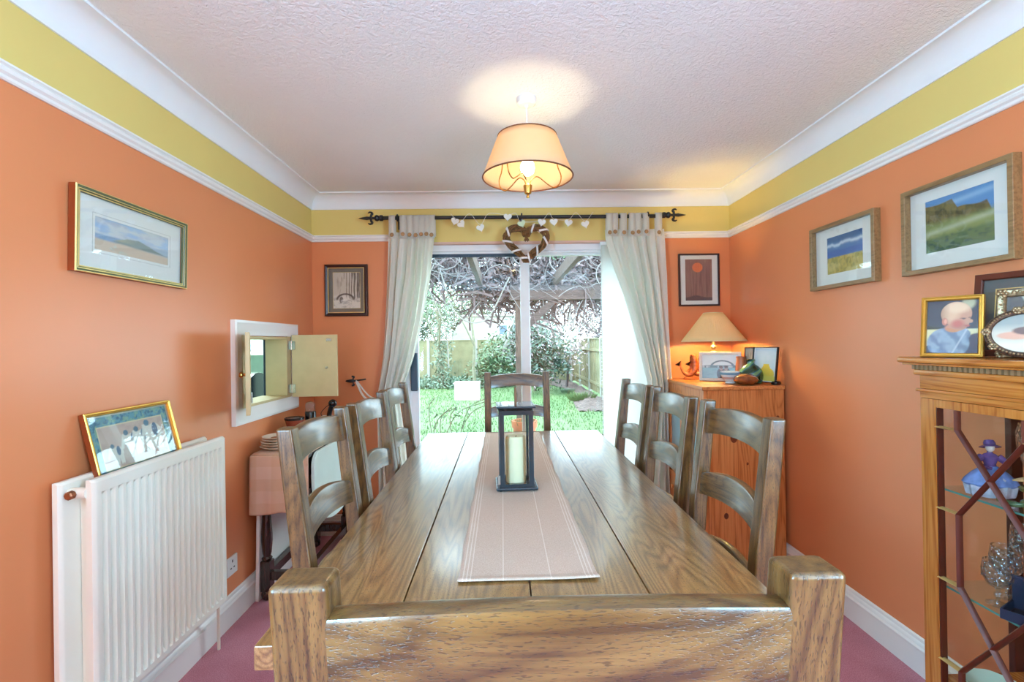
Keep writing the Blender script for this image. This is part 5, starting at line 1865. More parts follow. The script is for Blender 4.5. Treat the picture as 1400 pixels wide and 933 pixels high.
# lady figurine on the upper glass shelf
fg = thing('lady_figurine', 'china lady figurine in a lilac bonnet and wide skirt on the upper glass shelf', 'figurine', (1.370, 1.333, 0.8460), (0, 0, math.radians(-20)))
M_SKIRT = plain('painted_china_skirt', rgb(186, 190, 206), 0.12, var=0.35, scale=40, coat=0.4)
M_LILAC = plain('lilac_glaze', rgb(104, 76, 128), 0.15, var=0.2, scale=50)
M_BLUEG = plain('blue_china_glaze', rgb(122, 146, 204), 0.12, var=0.25, scale=40)
M_FACE = plain('pale_china_skin', rgb(226, 200, 188), 0.15)
g = G()
n = 40
rings = []
for r, z in [(0.030, 0), (0.046, 0.002), (0.048, 0.010), (0.050, 0.022), (0.052, 0.034), (0.044, 0.052), (0.030, 0.068), (0.018, 0.078), (0.013, 0.084)]:
    rings.append([(r * (1 + 0.06 * math.sin(9 * 2 * PI * k / n)) * math.cos(2 * PI * k / n) * 1.1, r * (1 + 0.06 * math.sin(9 * 2 * PI * k / n)) * math.sin(2 * PI * k / n) * 0.75, z) for k in range(n)])
g.loft(rings)
g.build('skirt', M_SKIRT, fg)
G().lathe([(0.051, 0.030), (0.057, 0.036), (0.052, 0.046), (0.036, 0.066), (0.020, 0.080), (0.014, 0.084)], n=30, sx=1.12, sy=0.72).build('overskirt', M_BLUEG, fg)
g = G()
g.lathe([(0.013, 0.082), (0.012, 0.090), (0.016, 0.102), (0.019, 0.110), (0.012, 0.118), (0.006, 0.121), (0.005, 0.127)], n=20, sx=1.1, sy=0.8)
for s in (-1, 1):
    g.tube(catmull([(s * 0.018, 0, 0.111), (s * 0.030, -0.006, 0.098), (s * 0.026, -0.020, 0.086), (s * 0.008, -0.026, 0.082)], 5), [0.009, 0.0095, 0.0095, 0.009, 0.0085, 0.008, 0.0075, 0.007, 0.0065, 0.006, 0.0055, 0.005, 0.005, 0.0045, 0.004, 0.004], 10)
g.build('bodice', M_LILAC, fg)
g = G().sphere((0, -0.002, 0.136), 0.0115, (0.9, 0.95, 1.1), 16)
g.sphere((0, -0.0135, 0.135), 0.0018, n=6)
g.build('head', M_FACE, fg)
g = G()
g.lathe([(0.0, 0.012), (0.010, 0.010), (0.013, 0.003), (0.013, -0.003), (0.023, -0.008), (0.024, -0.010), (0.021, -0.010), (0.012, -0.006)], n=24, M=Matrix.Translation((0.001, 0.003, 0.146)) @ Matrix.Rotation(math.radians(-18), 4, 'X'))
g.build('bonnet', M_LILAC, fg)

f2 = thing('bird_ornament', 'small brown and green bird ornament on the upper glass shelf by the dark post', 'figurine', (1.372, 1.222, 0.8460), (0, 0, 0.5))
G().lathe([(0.024, 0), (0.028, 0.004), (0.026, 0.016), (0.018, 0.022), (0.016, 0.040), (0.026, 0.044), (0.030, 0.052), (0.024, 0.056), (0, 0.056)], n=20).build('stump', plain('olive_brown_china', rgb(116, 110, 62), 0.2, var=0.3, scale=50), f2)
g = G().sphere((0, 0, 0.073), 0.017, (0.85, 1.2, 0.95), 16).sphere((0, -0.016, 0.090), 0.010, n=14)
g.tube([(0, -0.025, 0.090), (0, -0.032, 0.088)], [0.003, 0.0005], 6).tube([(0, 0.012, 0.075), (0, 0.040, 0.066)], [0.009, 0.003], 8, flat=0.4)
g.build('bird', plain('tawny_china', rgb(196, 160, 116), 0.2, var=0.2, scale=50), f2)
f3 = thing('leaf_dish', 'small green china leaf dish in front of the bird ornament on the glass shelf', 'dish', (1.325, 1.238, 0.8460), (0, 0, 0.3))
G().grid(lambda u, v: ((u - 0.5) * 0.030 * math.sin(PI * (0.08 + 0.88 * v)), (v - 0.5) * 0.055, 0.004 + 0.010 * (2 * u - 1) ** 2 + 0.006 * (2 * v - 1) ** 2), 10, 14).build('leaf', plain('green_leaf_china', rgb(96, 120, 84), 0.15, var=0.3, scale=60), f3)
solid(f3.children[0], 0.002)
G().lathe([(0.008, 0), (0.009, 0.003), (0, 0.004)], n=10).build('foot', M_SKIRT, f3)
vs = thing('glass_vase', 'clear cut-glass vase on the upper glass shelf against the dark cabinet post', 'vase', (1.490, 1.300, 0.8460))
G().lathe([(0.032, 0), (0.036, 0.003), (0.036, 0.012), (0.016, 0.024), (0.014, 0.036), (0.040, 0.080), (0.054, 0.130), (0.056, 0.175), (0.050, 0.205), (0.047, 0.205), (0.052, 0.175), (0.050, 0.130), (0.036, 0.082), (0, 0.045)], n=28).build('body', M_CRYSTAL, vs)


def goblet(name, label, loc, rb, hb, hs, rf, group=None):
    t = thing(name, label, 'glass', loc, group=group)
    G().lathe([(0, 0), (rf, 0.0005), (rf, 0.002), (rf * 0.35, 0.006), (0.005, 0.010), (0.004, hs * 0.4), (0.008, hs * 0.55), (0.008, hs * 0.65), (0.004, hs * 0.8), (0.007, hs)], n=24).build('stem', M_CRYSTAL, t)
    G().lathe([(0.006, hs), (rb * 0.65, hs + hb * 0.12), (rb * 0.96, hs + hb * 0.4), (rb, hs + hb * 0.65), (rb * 0.90, hs + hb), (rb * 0.87, hs + hb), (rb * 0.96, hs + hb * 0.65), (rb * 0.92, hs + hb * 0.4), (rb * 0.6, hs + hb * 0.15), (0, hs + hb * 0.06)], n=28).build('bowl', M_CRYSTAL, t)
    g = G()
    for k in range(10):
        a0 = 2 * PI * k / 10
        for j in range(5):
            th = PI * (0.12 + 0.19 * j)
            p, q = [], []
            L = 0.34 * hb
            r = rb * 1.0
            p0 = (r * 0.985 * math.cos(a0), r * 0.985 * math.sin(a0), hs + hb * 0.38)
            a1 = a0 + math.cos(th) * L / r
            z1 = hs + hb * 0.38 + math.sin(th) * L
            rr = rb * interp((z1 - hs) / hb, [0.3, 0.65, 1.0], [0.93, 1.003, 0.91])
            g.tube([p0, (rr * math.cos(a1), rr * math.sin(a1), z1)], 0.0007, 4)
    tag(g.build('cut_facets', M_CRYSTAL, t), kind='stuff')
    return t


GG = 'cut crystal glasses on the lower glass shelf'
goblet('crystal_goblet', 'short-stemmed cut brandy glass standing nearest the left door post', (1.352, 1.300, 0.557), 0.034, 0.075, 0.045, 0.026, GG)
goblet('crystal_goblet', 'cut wine glass right behind the brandy glass on the lower glass shelf', (1.415, 1.335, 0.557), 0.037, 0.088, 0.055, 0.028, GG)
goblet('crystal_goblet', 'tall cut wine glass rising above the others at the back of the shelf', (1.485, 1.345, 0.557), 0.036, 0.100, 0.095, 0.030, GG)
goblet('crystal_goblet', 'cut tumbler-like glass behind the open navy jewellery case', (1.425, 1.235, 0.557), 0.038, 0.080, 0.035, 0.030, GG)

jc = thing('jewellery_case', 'open navy jewellery case with a gold brooch on the lower glass shelf', 'box', (1.362, 1.205, 0.557), (0, 0, math.radians(-62)))
M_NAVYBOX = plain('navy_leatherette', rgb(34, 44, 70), 0.4, var=0.1)
G().rect_loop([(0, 0), (0, -0.026), (0.004, -0.026), (0.004, -0.004), (0.0445, -0.004), (0.0445, 0)], 0.125, 0.090, M=Matrix.Translation((0, 0, 0.0)) @ Matrix.Rotation(-PI / 2, 4, 'X')).build('tray', M_NAVYBOX, jc)
G().box((-0.0625, 0.040, 0.024), (0.0625, 0.052, 0.092), 0.003, M=Matrix.Rotation(0, 4, 'X')).build('lid', M_NAVYBOX, jc)
G().lathe([(0, 0.004), (0.013, 0.004), (0.015, 0.008), (0.010, 0.013), (0, 0.014)], n=18, sx=1.3, M=Matrix.Translation((0, -0.005, 0))).build('brooch', M_GOLD, jc)
G().box((-0.056, -0.040, 0.0045), (0.056, 0.038, 0.006)).build('lining', plain('dark_velvet', rgb(24, 26, 40), 0.95), jc)

for (lab, x, y, r, c) in (('pale green leaf-edged plate on the bottom cabinet shelf, left one', 1.375, 1.335, 0.070, (196, 214, 196)),
                          ('turquoise dish on the bottom cabinet shelf, beside the pale green plate', 1.385, 1.185, 0.065, (130, 176, 170))):
    t = thing('china_dish', lab, 'dish', (x, y, 0.277))
    n = 48
    rings = []
    for rr, z in [(0.4, 0.0), (0.45, 0.001), (0.8, 0.020), (1.0, 0.034), (0.98, 0.036), (0.76, 0.024), (0.4, 0.005), (0.01, 0.004)]:
        rings.append([(r * rr * (1 + 0.05 * max(0, rr - 0.5) * math.sin(8 * 2 * PI * k / n)) * math.cos(2 * PI * k / n), r * rr * (1 + 0.05 * max(0, rr - 0.5) * math.sin(8 * 2 * PI * k / n)) * math.sin(2 * PI * k / n), z) for k in range(n)])
    G().loft(rings).build('dish', plain('celadon_glaze', rgb(*c), 0.12), t)
    G().lathe([(0.0, 0.0048), (r * 0.3, 0.0048), (r * 0.3, 0.0056), (0, 0.0056)], n=24).build('centre', M_MOUNT, t)

# frames standing on the cabinet
def easel(t, h, ang=24):
    G().box((-0.018, 0.0, -h * 0.52), (0.018, 0.0025, h * 0.15), M=Matrix.Translation((0, 0.009, 0)) @ Matrix.Rotation(math.radians(ang), 4, 'X') ).build('strut', M_BLACK, t)


ca, sa = math.cos(math.radians(-56)), math.sin(math.radians(-56))
goldp = [(0, 0), (0, -0.014), (0.001, -0.016), (0.004, -0.017), (0.0055, -0.015), (0.009, -0.015), (0.010, -0.016), (0.012, -0.012), (0.0125, -0.006)]
t = picture('photo_frame', 'gilt-framed colour photo of a baby in blue on the display cabinet', 'photo frame',
            (1.287 + 0.014, 1.356 + 0.010, VZ + 0.0882), (math.radians(-9), 0, math.radians(-56)), 0.137, 0.178, goldp, [M_GOLD], [0] * 9, False, 0.114, 0.155, p_baby, 130)
easel(t, 0.178, 20)
M_ANTIQ = plain('antique_silver_gilt', rgb(150, 128, 96), 0.35, metal=0.7, var=0.5, scale=120)
M_ANTIQD = plain('antique_bronze', rgb(86, 66, 52), 0.4, metal=0.6, var=0.6, scale=140)
ornp = [(0, 0), (0, -0.010), (0.002, -0.013), (0.005, -0.012), (0.015, -0.012), (0.018, -0.013), (0.020, -0.006)]
t = picture('photo_frame', 'ornate floral silver frame behind the oval frame on the display cabinet', 'photo frame',
            (1.360 + 0.075 * ca + 0.012, 1.300 + 0.075 * sa + 0.008, VZ + 0.0927), (math.radians(-8), 0, math.radians(-56)), 0.150, 0.187, ornp, [M_ANTIQ], [0] * 7, False, 0.112, 0.149, p_grey, 60)


def flower(g, x, z, r, y=-0.013):
    for k in range(6):
        a = 2 * PI * k / 6
        g.sphere((x + r * 0.6 * math.cos(a), y, z + r * 0.6 * math.sin(a)), r * 0.45, (1, 0.5, 1), 8)
    g.sphere((x, y - 0.002, z), r * 0.35, n=8)


g = G()
for sx in (-1, 1):
    for sz in (-1, 1):
        flower(g, sx * 0.064, sz * 0.083, 0.013)
rnd = random.Random(7)
for k in range(9):
    for s in (-1, 1):
        z = -0.062 + k * 0.0155
        g.tube(catmull([(s * 0.062, -0.013, z), (s * 0.070, -0.0145, z + 0.004), (s * 0.068, -0.014, z + 0.012), (s * 0.061, -0.013, z + 0.010)], 3), 0.0016, 5)
        g.sphere((s * (0.062 + 0.005 * (k % 2)), -0.0135, z + 0.006), 0.0028, n=6)
    x = -0.045 + k * 0.0112
    for s in (-1, 1):
        g.tube(catmull([(x, -0.013, s * 0.081), (x + 0.003, -0.0145, s * 0.089), (x + 0.009, -0.014, s * 0.086), (x + 0.008, -0.013, s * 0.080)], 3), 0.0016, 5)
g.build('floral_ornament', M_ANTIQ, t, sharp=60)
easel(t, 0.187, 16)

ot = thing('photo_frame', 'oval bronze-rimmed photo frame with flowers, foremost on the display cabinet', 'photo frame', (1.322, 1.188, VZ + 0.066), (math.radians(-8), 0, math.radians(-52)))
g = G()
rx, rz = 0.070, 0.056
g.tube([(rx * math.cos(a), -0.006, rz * math.sin(a)) for a in [2 * PI * k / 60 for k in range(61)]], 0.0075, 8)
g.build('rim', M_ANTIQD, ot)
g = G()
for k in range(60):
    a = 2 * PI * k / 60
    g.sphere((rx * math.cos(a), -0.013, rz * math.sin(a)), 0.0030, n=6)
for a in (PI / 2, PI / 2 - 0.22, PI / 2 + 0.22, PI * 1.2, PI * 1.8, PI * 0.98):
    flower(g, (rx + 0.003) * math.cos(a), (rz + 0.003) * math.sin(a), 0.010, -0.014)
g.build('flower_ornament', M_ANTIQ, ot, sharp=60)
print_sheet('print', 2 * rx, 2 * rz, -0.004, p_oval, ot, 60, outline=True)
G().lathe([(0, 0), (1, 0), (1, 0.003), (0, 0.003)], n=40, M=Matrix.Translation((0, 0.001, 0)) @ Matrix.Diagonal((rx, 1, rz, 1)) @ Matrix.Rotation(PI / 2, 4, 'X')).build('backing_board', M_BLACK, ot)
G().box((-0.015, 0.0, -0.063), (0.015, 0.0025, 0.01), M=Matrix.Translation((0, 0.004, 0)) @ Matrix.Rotation(math.radians(22), 4, 'X')).build('strut', M_BLACK, ot)

brp = [(0, 0), (0, -0.014), (0.001, -0.016), (0.016, -0.014), (0.0185, -0.012), (0.0190, -0.005)]
t = picture('photo_frame', 'large brown wooden frame with grey mount at the back of the display cabinet', 'photo frame',
            (1.478, 1.285, VZ + 0.122), (math.radians(-7), 0, math.radians(-72)), 0.300, 0.244, brp, [M_MAHOG], [0] * 6, True, 0.20, 0.145, p_grey, 70, mount_mat=plain('dark_grey_mount', rgb(86, 84, 80), 0.85), line=(M_GOLDPALE, 0.004, 0.003))
easel(t, 0.244, 14)

# ------------------------------------------------------------------ the garden
GZ = -0.30


def rgb(r, g, b, k=0.55):
    """outdoor colours, darkened to offset the strengthened sky"""
    return (lin(r) * k, lin(g) * k, lin(b) * k, 1.0)


def grass_mat():
    m, t, b = nt('winter_lawn')
    v = coords(t)
    a = noise(t, v, 1.2, 4, 0.6)
    f = noise(t, v, 40, 3, 0.7)
    mx = N(t, 'ShaderNodeMath', operation='MULTIPLY_ADD')
    mx.inputs[1].default_value = 0.5
    t.links.new(f, mx.inputs[0])
    h = N(t, 'ShaderNodeMath', operation='MULTIPLY')
    h.inputs[1].default_value = 0.5
    t.links.new(a, h.inputs[0])
    t.links.new(h.outputs[0], mx.inputs[2])
    t.links.new(ramp(t, mx.outputs[0], [(0.35, rgb(84, 116, 62)), (0.5, rgb(108, 138, 80)), (0.68, rgb(136, 158, 104))]), b.inputs['Base Color'])
    setin(b, Roughness=0.9)
    bump(t, b, f, 0.6, 0.03)
    return m


M_GRASS = grass_mat()
g = G().grid(lambda u, v: (-16 + 32 * u, 5.4 + 22 * v, GZ + 0.02 * math.sin(u * 31) * math.sin(v * 23)), 60, 50)
struct(g.build('ground_lawn', M_GRASS))
rnd = random.Random(11)
vs_, fs_ = [], []
for k in range(16000):
    y = 5.6 + 12.4 * rnd.random() ** 1.3
    x = -4.5 + 7.0 * rnd.random()
    z = GZ + 0.02 * math.sin((x + 16) / 32 * 31) * math.sin((y - 5.4) / 22 * 23)
    hgt, a = 0.03 + 0.04 * rnd.random(), rnd.random() * 6.28
    dx, dy = 0.010 * math.cos(a), 0.010 * math.sin(a)
    i = len(vs_)
    vs_ += [(x - dx, y - dy, z - 0.005), (x + dx, y + dy, z - 0.005), (x + 0.03 * (rnd.random() - 0.5), y + 0.03 * (rnd.random() - 0.5), z + hgt)]
    fs_.append((i, i + 1, i + 2))
me = bpy.data.meshes.new('grass_blades')
me.from_pydata(vs_, [], fs_)
me.materials.append(M_GRASS)
o = bpy.data.objects.new('grass_blades', me)
COL.objects.link(o)
tag(o, 'short bright green lawn grass beyond the patio', 'grass', kind='stuff')

# patio of square slabs outside the door
M_SLAB = plain('weathered_patio_slab', rgb(176, 172, 160), 0.8, var=0.12, scale=6, bmp=0.2, bscale=50)
struct(G().box((-1.28, YB + 0.25, GZ - 0.3), (4, 5.6, GZ + 0.13)).build('ground_patio', plain('grey_mortar', rgb(140, 136, 128), 0.9)))
pat = bpy.data.objects['ground_patio']
s0 = None
for i in range(-1, 6):
    for j in range(4):
        if s0 is None:
            s0 = G().box((-0.292, -0.242, 0), (0.292, 0.242, 0.022), 0.006, 1).build('slab', M_SLAB, pat)
            s = s0
        else:
            s = s0.copy()
            COL.objects.link(s)
        s.location = (i * 0.6 - 0.36, YB + 0.52 + j * 0.5, GZ + 0.128)

# flower bed on the right
def soil_fn(u, v):
    y = 10.8 + v * 8.4
    xl = 0.75 + 0.65 * math.sin(v * 2.6 + 0.3) ** 2 + (0.9 * (1 - v) if v < 0.2 else 0.72)
    x = xl + u * (2.72 - xl)
    return (x, y, GZ + 0.02 + 0.12 * math.sin(PI * u) * min(1, 6 * v) + 0.03 * math.sin(x * 17 + y * 9) * math.sin(y * 13))


M_SOIL = plain('dark_soil_and_leaves', rgb(112, 92, 86), 0.95, var=0.5, scale=14, bmp=0.6, bscale=20)
struct(G().grid(soil_fn, 26, 60).build('ground_bed', M_SOIL))

# fences
M_FENCE = plain('pale_lichen_fence_board', rgb(158, 150, 112), 0.85, var=0.18, scale=2.5)
M_POST = plain('concrete_fence_post', rgb(190, 188, 176), 0.85, var=0.06)


def fence(name, label, loc, rot, n, pw=1.83, h=1.75):
    t = thing(name, label, 'fence', loc, rot)
    p0 = q0 = None
    for k in range(n):
        if p0 is None:
            g = G()
            for b in range(13):
                x = 0.055 + b * (pw - 0.11) / 13
                g.box((x, -0.010 - 0.010 * (b % 2), 0.08), (x + (pw - 0.11) / 13 + 0.015, 0.002 - 0.010 * (b % 2), h - 0.06 + 0.0))
            g.box((0.05, 0.003, 0.3), (pw - 0.05, 0.045, 0.38)).box((0.05, 0.003, 1.3), (pw - 0.05, 0.045, 1.38))
            g.box((0.05, -0.035, h - 0.06), (pw - 0.05, 0.035, h - 0.03))
            p0 = g.build('panel', M_FENCE, t)
            p = p0
            q0 = G().box((-0.05, -0.05, -0.1), (0.05, 0.05, h + 0.03), 0.01, 1).build('post', M_POST, t)
            q = q0
        else:
            p, q = p0.copy(), q0.copy()
            COL.objects.link(p)
            COL.objects.link(q)
        p.location = (k * pw, 0, 0)
        q.location = (k * pw, 0, 0)
    return t


fence('garden_fence', 'pale wooden panel fence along the far end of the lawn', (-12.0, 18.6, GZ), (0, 0, 0), 10)
fence('garden_fence', 'pale wooden panel fence running back along the right of the garden', (2.78, 8.0, GZ), (0, 0, R90), 6, h=1.72)

# pale outbuilding beyond the fence
ob = thing('outbuilding', 'white low building with a sloped end showing over the garden fence', 'building', (-0.4, 24.0, GZ))
M_OBW = plain('white_render', rgb(190, 180, 170), 0.8, var=0.05, scale=2)
G().prism([(-2.1, 0.0), (2.6, 0.0), (2.6, 2.9), (-1.55, 2.9), (-2.1, 1.95)], -0.2, 2.0, 'Y', 0.03, M=None).build('walls', M_OBW, ob)
G().box((-1.6, -0.3, 2.9), (2.7, 2.1, 2.98), 0.01).build('roof', plain('pale_felt_roof', rgb(206, 200, 190), 0.9), ob)
for x in (0.45, 1.05):
    w = G().box((x - 0.24, -0.24, 1.95), (x + 0.24, -0.19, 2.5), 0.01).build('window', M_UPVC, ob)
    G().box((x - 0.19, -0.246, 2.0), (x + 0.19, -0.238, 2.45)).build('pane', plain('dim_window_pane', rgb(120, 140, 160), 0.1), w)


# trees
def limbs(g, p, d, length, r, depth, rnd, twig, spread=0.6, up=0.15, segs=4):
    pts, rad = [Vector(p)], [r]
    d = Vector(d).normalized()
    for k in range(segs):
        d = (d + Vector((rnd.uniform(-1, 1), rnd.uniform(-1, 1), rnd.uniform(-0.6, 1) * 0.8 + up)) * 0.16).normalized()
        pts.append(pts[-1] + d * length / segs)
        rad.append(r * (1 - 0.6 * (k + 1) / segs))
    g.tube(pts, rad, 5 if r > 0.02 else 3)
    if depth <= 0:
        twig.append(pts[-1])
        return
    nb = 3 if depth > 1 else 4
    for k in range(nb):
        i = rnd.randint(max(1, segs - 3), segs)
        a = Vector((rnd.uniform(-1, 1), rnd.uniform(-1, 1), rnd.uniform(-0.3, 0.9)))
        nd = (d + a * spread * 1.4).normalized()
        limbs(g, pts[i], nd, length * rnd.uniform(0.55, 0.78), rad[i] * 0.62, depth - 1, rnd, twig, spread, up, max(3, segs - 1))


def leaf_cloud(pts, n, size, spread, rnd, flat_=False):
    vs, fs = [], []
    for k in range(n):
        p = rnd.choice(pts)
        c = Vector(p) + Vector((rnd.gauss(0, spread), rnd.gauss(0, spread), rnd.gauss(0, spread)))
        a = Vector((rnd.uniform(-1, 1), rnd.uniform(-1, 1), rnd.uniform(-1, 1))).normalized()
        b = a.orthogonal().normalized()
        s = size * rnd.uniform(0.6, 1.3)
        i = len(vs)
        vs += [tuple(c - a * s), tuple(c + b * s * 0.45), tuple(c + a * s), tuple(c - b * s * 0.45)]
        fs.append((i, i + 1, i + 2, i + 3))
    return vs, fs


def stuff_mesh(name, vs, fs, mat, parent):
    me = bpy.data.meshes.new(name)
    me.from_pydata(vs, [], fs)
    me.materials.append(mat)
    o = bpy.data.objects.new(name, me)
    COL.objects.link(o)
    o.parent = parent
    o['kind'] = 'stuff'
    return o


M_BARK = plain('grey_green_bark', rgb(140, 136, 112), 0.9, var=0.2, scale=10)
M_TWIG = plain('pale_twig_bark', rgb(170, 164, 156), 0.9, var=0.15, scale=10)
M_PURPLE = plain('purple_brown_twigs', rgb(136, 116, 118), 0.9, var=0.2, scale=10)
M_LEAFD = plain('dark_evergreen_leaf', rgb(58, 84, 64), 0.4, var=0.4, scale=9)
M_LEAFM = plain('mid_green_leaf', rgb(104, 130, 88), 0.5, var=0.4, scale=9)
M_IVY = plain('ivy_leaf', rgb(112, 134, 108), 0.45, var=0.4, scale=9)
M_BLOS = plain('pale_pink_petal', rgb(232, 206, 214), 0.7, var=0.06)


def tree(name, label, loc, d, L, r, depth, seed, bark, leaf=None, nl=0, ls=0.06, sp=0.3, spread=0.6, up=0.15, blossom=0, trunk_ivy=0):
    rnd = random.Random(seed)
    t = thing(name, label, 'tree' if 'tree' in name else 'shrub', loc)
    g, tw = G(), []
    limbs(g, (0, 0, -0.1), d, L, r, depth, rnd, tw, spread, up)
    g.build('branches', bark, t, sharp=60)
    if nl:
        v, f = leaf_cloud(tw, nl, ls, sp, rnd)
        stuff_mesh('leaves', v, f, leaf, t)
    if blossom:
        v, f = leaf_cloud(tw, blossom, 0.06, sp, rnd)
        stuff_mesh('blossom', v, f, M_BLOS, t)
    if trunk_ivy:
        pts = [Vector(d).normalized() * (L * k / 12) for k in range(13)]
        v, f = leaf_cloud(pts, trunk_ivy, 0.06, 0.16, rnd)
        stuff_mesh('ivy', v, f, M_IVY, t)
    return t


TG = 'garden trees'
tree('ivy_tree', 'ivy-clad tree just inside the far fence, left of the sloped white building', (-2.25, 17.6, GZ), (0.05, 0, 1), 3.0, 0.13, 4, 21, M_BARK, M_LEAFM, 2600, 0.07, 0.45, trunk_ivy=1500)
tree('bare_tree', 'slim bare tree leaning before the white outbuilding on the lawn edge', (-0.95, 16.8, GZ), (-0.14, 0, 1), 3.2, 0.07, 4, 5, M_BARK, M_LEAFM, 500, 0.05, 0.4)
tree('bare_tree', 'leaning bare tree with forked stem beside the pergola post', (-0.25, 17.2, GZ), (0.26, 0, 1), 3.0, 0.08, 4, 8, M_TWIG)
tree('bare_tree', 'tall leafless tree at the far left, next to the left curtain', (-4.6, 20.5, GZ), (0.1, 0, 1), 3.6, 0.12, 5, 13, M_TWIG, M_LEAFM, 1500, 0.06, 0.5)
tree('bare_tree', 'wide leafless tree with pale twigs rising behind the right hand fence', (3.6, 21.5, GZ), (-0.18, 0, 1), 3.0, 0.12, 5, 17, M_TWIG, spread=0.75)
tree('bare_tree', 'fine twigged leafless tree behind the dark shrub and fence', (1.4, 22.5, GZ), (0.05, 0, 1), 2.8, 0.10, 5, 19, M_PURPLE, spread=0.8)
tree('flowering_shrub', 'dark evergreen shrub with pale blossom right of the pergola post', (1.05, 15.6, GZ), (0.05, 0, 1), 1.0, 0.06, 4, 31, M_BARK, M_LEAFD, 5200, 0.07, 0.34, spread=0.9, blossom=900)
tree('bare_shrub', 'many-stemmed leafless shrub in the soil bed by the right fence', (2.15, 16.3, GZ + 0.05), (0.02, 0, 1), 1.1, 0.05, 4, 37, M_PURPLE, spread=0.5, up=0.4, blossom=500)
tree('green_shrub', 'rounded green shrub against the far fence by the pergola post', (-0.05, 17.9, GZ), (0, 0, 1), 0.7, 0.05, 4, 41, M_BARK, M_LEAFM, 5200, 0.07, 0.30, spread=0.95)

M_FAR = plain('pale_grey_green_foliage', rgb(112, 122, 96), 0.8, var=0.35, scale=3)
M_FARP = plain('pale_mauve_twigs', rgb(140, 122, 120), 0.9, var=0.3, scale=3)
for k, (x, y, zc, rx_, rz_, n_, m_, lab) in enumerate([
        (-5.0, 23.0, 2.9, 2.2, 1.7, 5200, M_FAR, 'hazy pale green tree beyond the far fence, next to the left curtain'),
        (-1.7, 27.5, 3.2, 1.8, 1.9, 4200, M_FAR, 'hazy pale tree behind the white outbuilding, on its sloped side'),
        (1.6, 28.5, 3.0, 2.0, 1.8, 4200, M_FARP, 'hazy mauve leafless tree behind the outbuilding, beside the pergola post'),
        (4.6, 24.0, 2.9, 2.2, 2.0, 5600, M_FARP, 'hazy mauve tree over the right hand fence, nearest the white blind')]):
    t = thing('far_tree', lab, 'tree', (x, y, GZ))
    g, tw = G(), []
    r2 = random.Random(90 + k)
    limbs(g, (0, 0, -0.1), (0.02, 0, 1), zc - 0.6, 0.13, 4, r2, tw, 0.8, 0.2)
    g.build('branches', M_TWIG, t, sharp=60)
    cl = []
    for q in range(300):
        v_ = Vector((r2.gauss(0, 1), r2.gauss(0, 1), r2.gauss(0, 1))).normalized() * r2.random() ** 0.4
        cl.append((v_.x * rx_, v_.y * 1.0, zc + v_.z * rz_))
    v, f = leaf_cloud(cl, n_ * 2, 0.07, 0.22, r2)
    stuff_mesh('fine_twigs', v, f, m_, t)

rnd = random.Random(51)
pts = [(rnd.uniform(-5.5, 0.9), rnd.uniform(16.9, 18.3), GZ + rnd.uniform(0, 0.22)) for k in range(500)]
v, f = leaf_cloud(pts, 7000, 0.06, 0.10, rnd)
o = stuff_mesh('ground_ivy', v, f, M_IVY, None)
tag(o, 'grey green ivy covering the foot of the far garden fence', 'ivy')
for k, (x, y, s, lab) in enumerate([(2.05, 12.6, 0.22, 'bright green grassy tuft at the near edge of the soil bed'), (1.95, 14.6, 0.12, 'small clump of leaves in the middle of the soil bed'), (1.25, 16.9, 0.22, 'low bluish green clump at the back of the soil bed')]):
    t = thing('leafy_clump', lab, 'plant', (x, y, GZ + 0.05))
    vs, fs = [], []
    for q in range(260):
        a, rr = rnd.random() * 6.28, rnd.random() ** 0.5 * s * 1.4
        bx_, by_ = rr * math.cos(a), rr * math.sin(a)
        i = len(vs)
        tip = (bx_ * 1.6, by_ * 1.6, s * rnd.uniform(0.6, 1.2))
        vs += [(bx_ - 0.012, by_, 0), (bx_ + 0.012, by_, 0), tip]
        fs.append((i, i + 1, i + 2))
    stuff_mesh('blades', vs, fs, M_GRASS if k == 0 else M_IVY, t)

wc = thing('garden_chest', 'plain white box standing on the far part of the lawn', 'box', (-1.02, 13.6, GZ))
G().box((-0.33, -0.26, 0.0), (0.36, 0.26, 0.46), 0.012).build('body', M_WHITE, wc)
G().box((-0.35, -0.28, 0.461), (0.38, 0.28, 0.50), 0.010).build('lid', M_WHITE, wc)

# pergola over the terrace
pg = thing('pergola', 'dark timber pergola with post, brace and beams outside the patio door', 'pergola', (0.20, 6.0, GZ))
M_TIMB = wood('dark_weathered_timber', rgb(88, 68, 60), rgb(110, 86, 76), rgb(124, 100, 88), 'Z', 0.8, 0.2)
M_TIMBX = wood('dark_weathered_beam', rgb(84, 68, 66), rgb(102, 84, 82), rgb(118, 98, 94), 'X', 0.8, 0.2)
G().box((-0.036, -0.05, 0.0), (0.036, 0.05, 2.12), 0.004).build('post', M_TIMB, pg)
for x, y, hh in ((-1.38, 0.45, 2.42), (3.4, 0, 2.12)):
    G().box((x - 0.05, y - 0.05, 0.0), (x + 0.05, y + 0.05, hh), 0.004).build('post', M_TIMB, pg)
G().box((-0.10, -0.07, 2.12), (3.7, 0.07, 2.30), 0.006).build('beam', M_TIMBX, pg)
G().box((-1.47, 0.40, 2.42), (3.7, 0.50, 2.56), 0.006).build('beam', M_TIMBX, pg)
a = Vector((0.02, 0, 1.72))
b = Vector((0.50, 0, 2.16))
g = G()
dr = (b - a).normalized()
sd = Vector((-dr.z, 0, dr.x)) * 0.042
g.loft([[P + sd + Vector((0, -0.03, 0)), P - sd + Vector((0, -0.03, 0)), P - sd + Vector((0, 0.03, 0)), P + sd + Vector((0, 0.03, 0))] for P in (a, b)])
g.build('brace', M_TIMBX, pg)
r0 = None
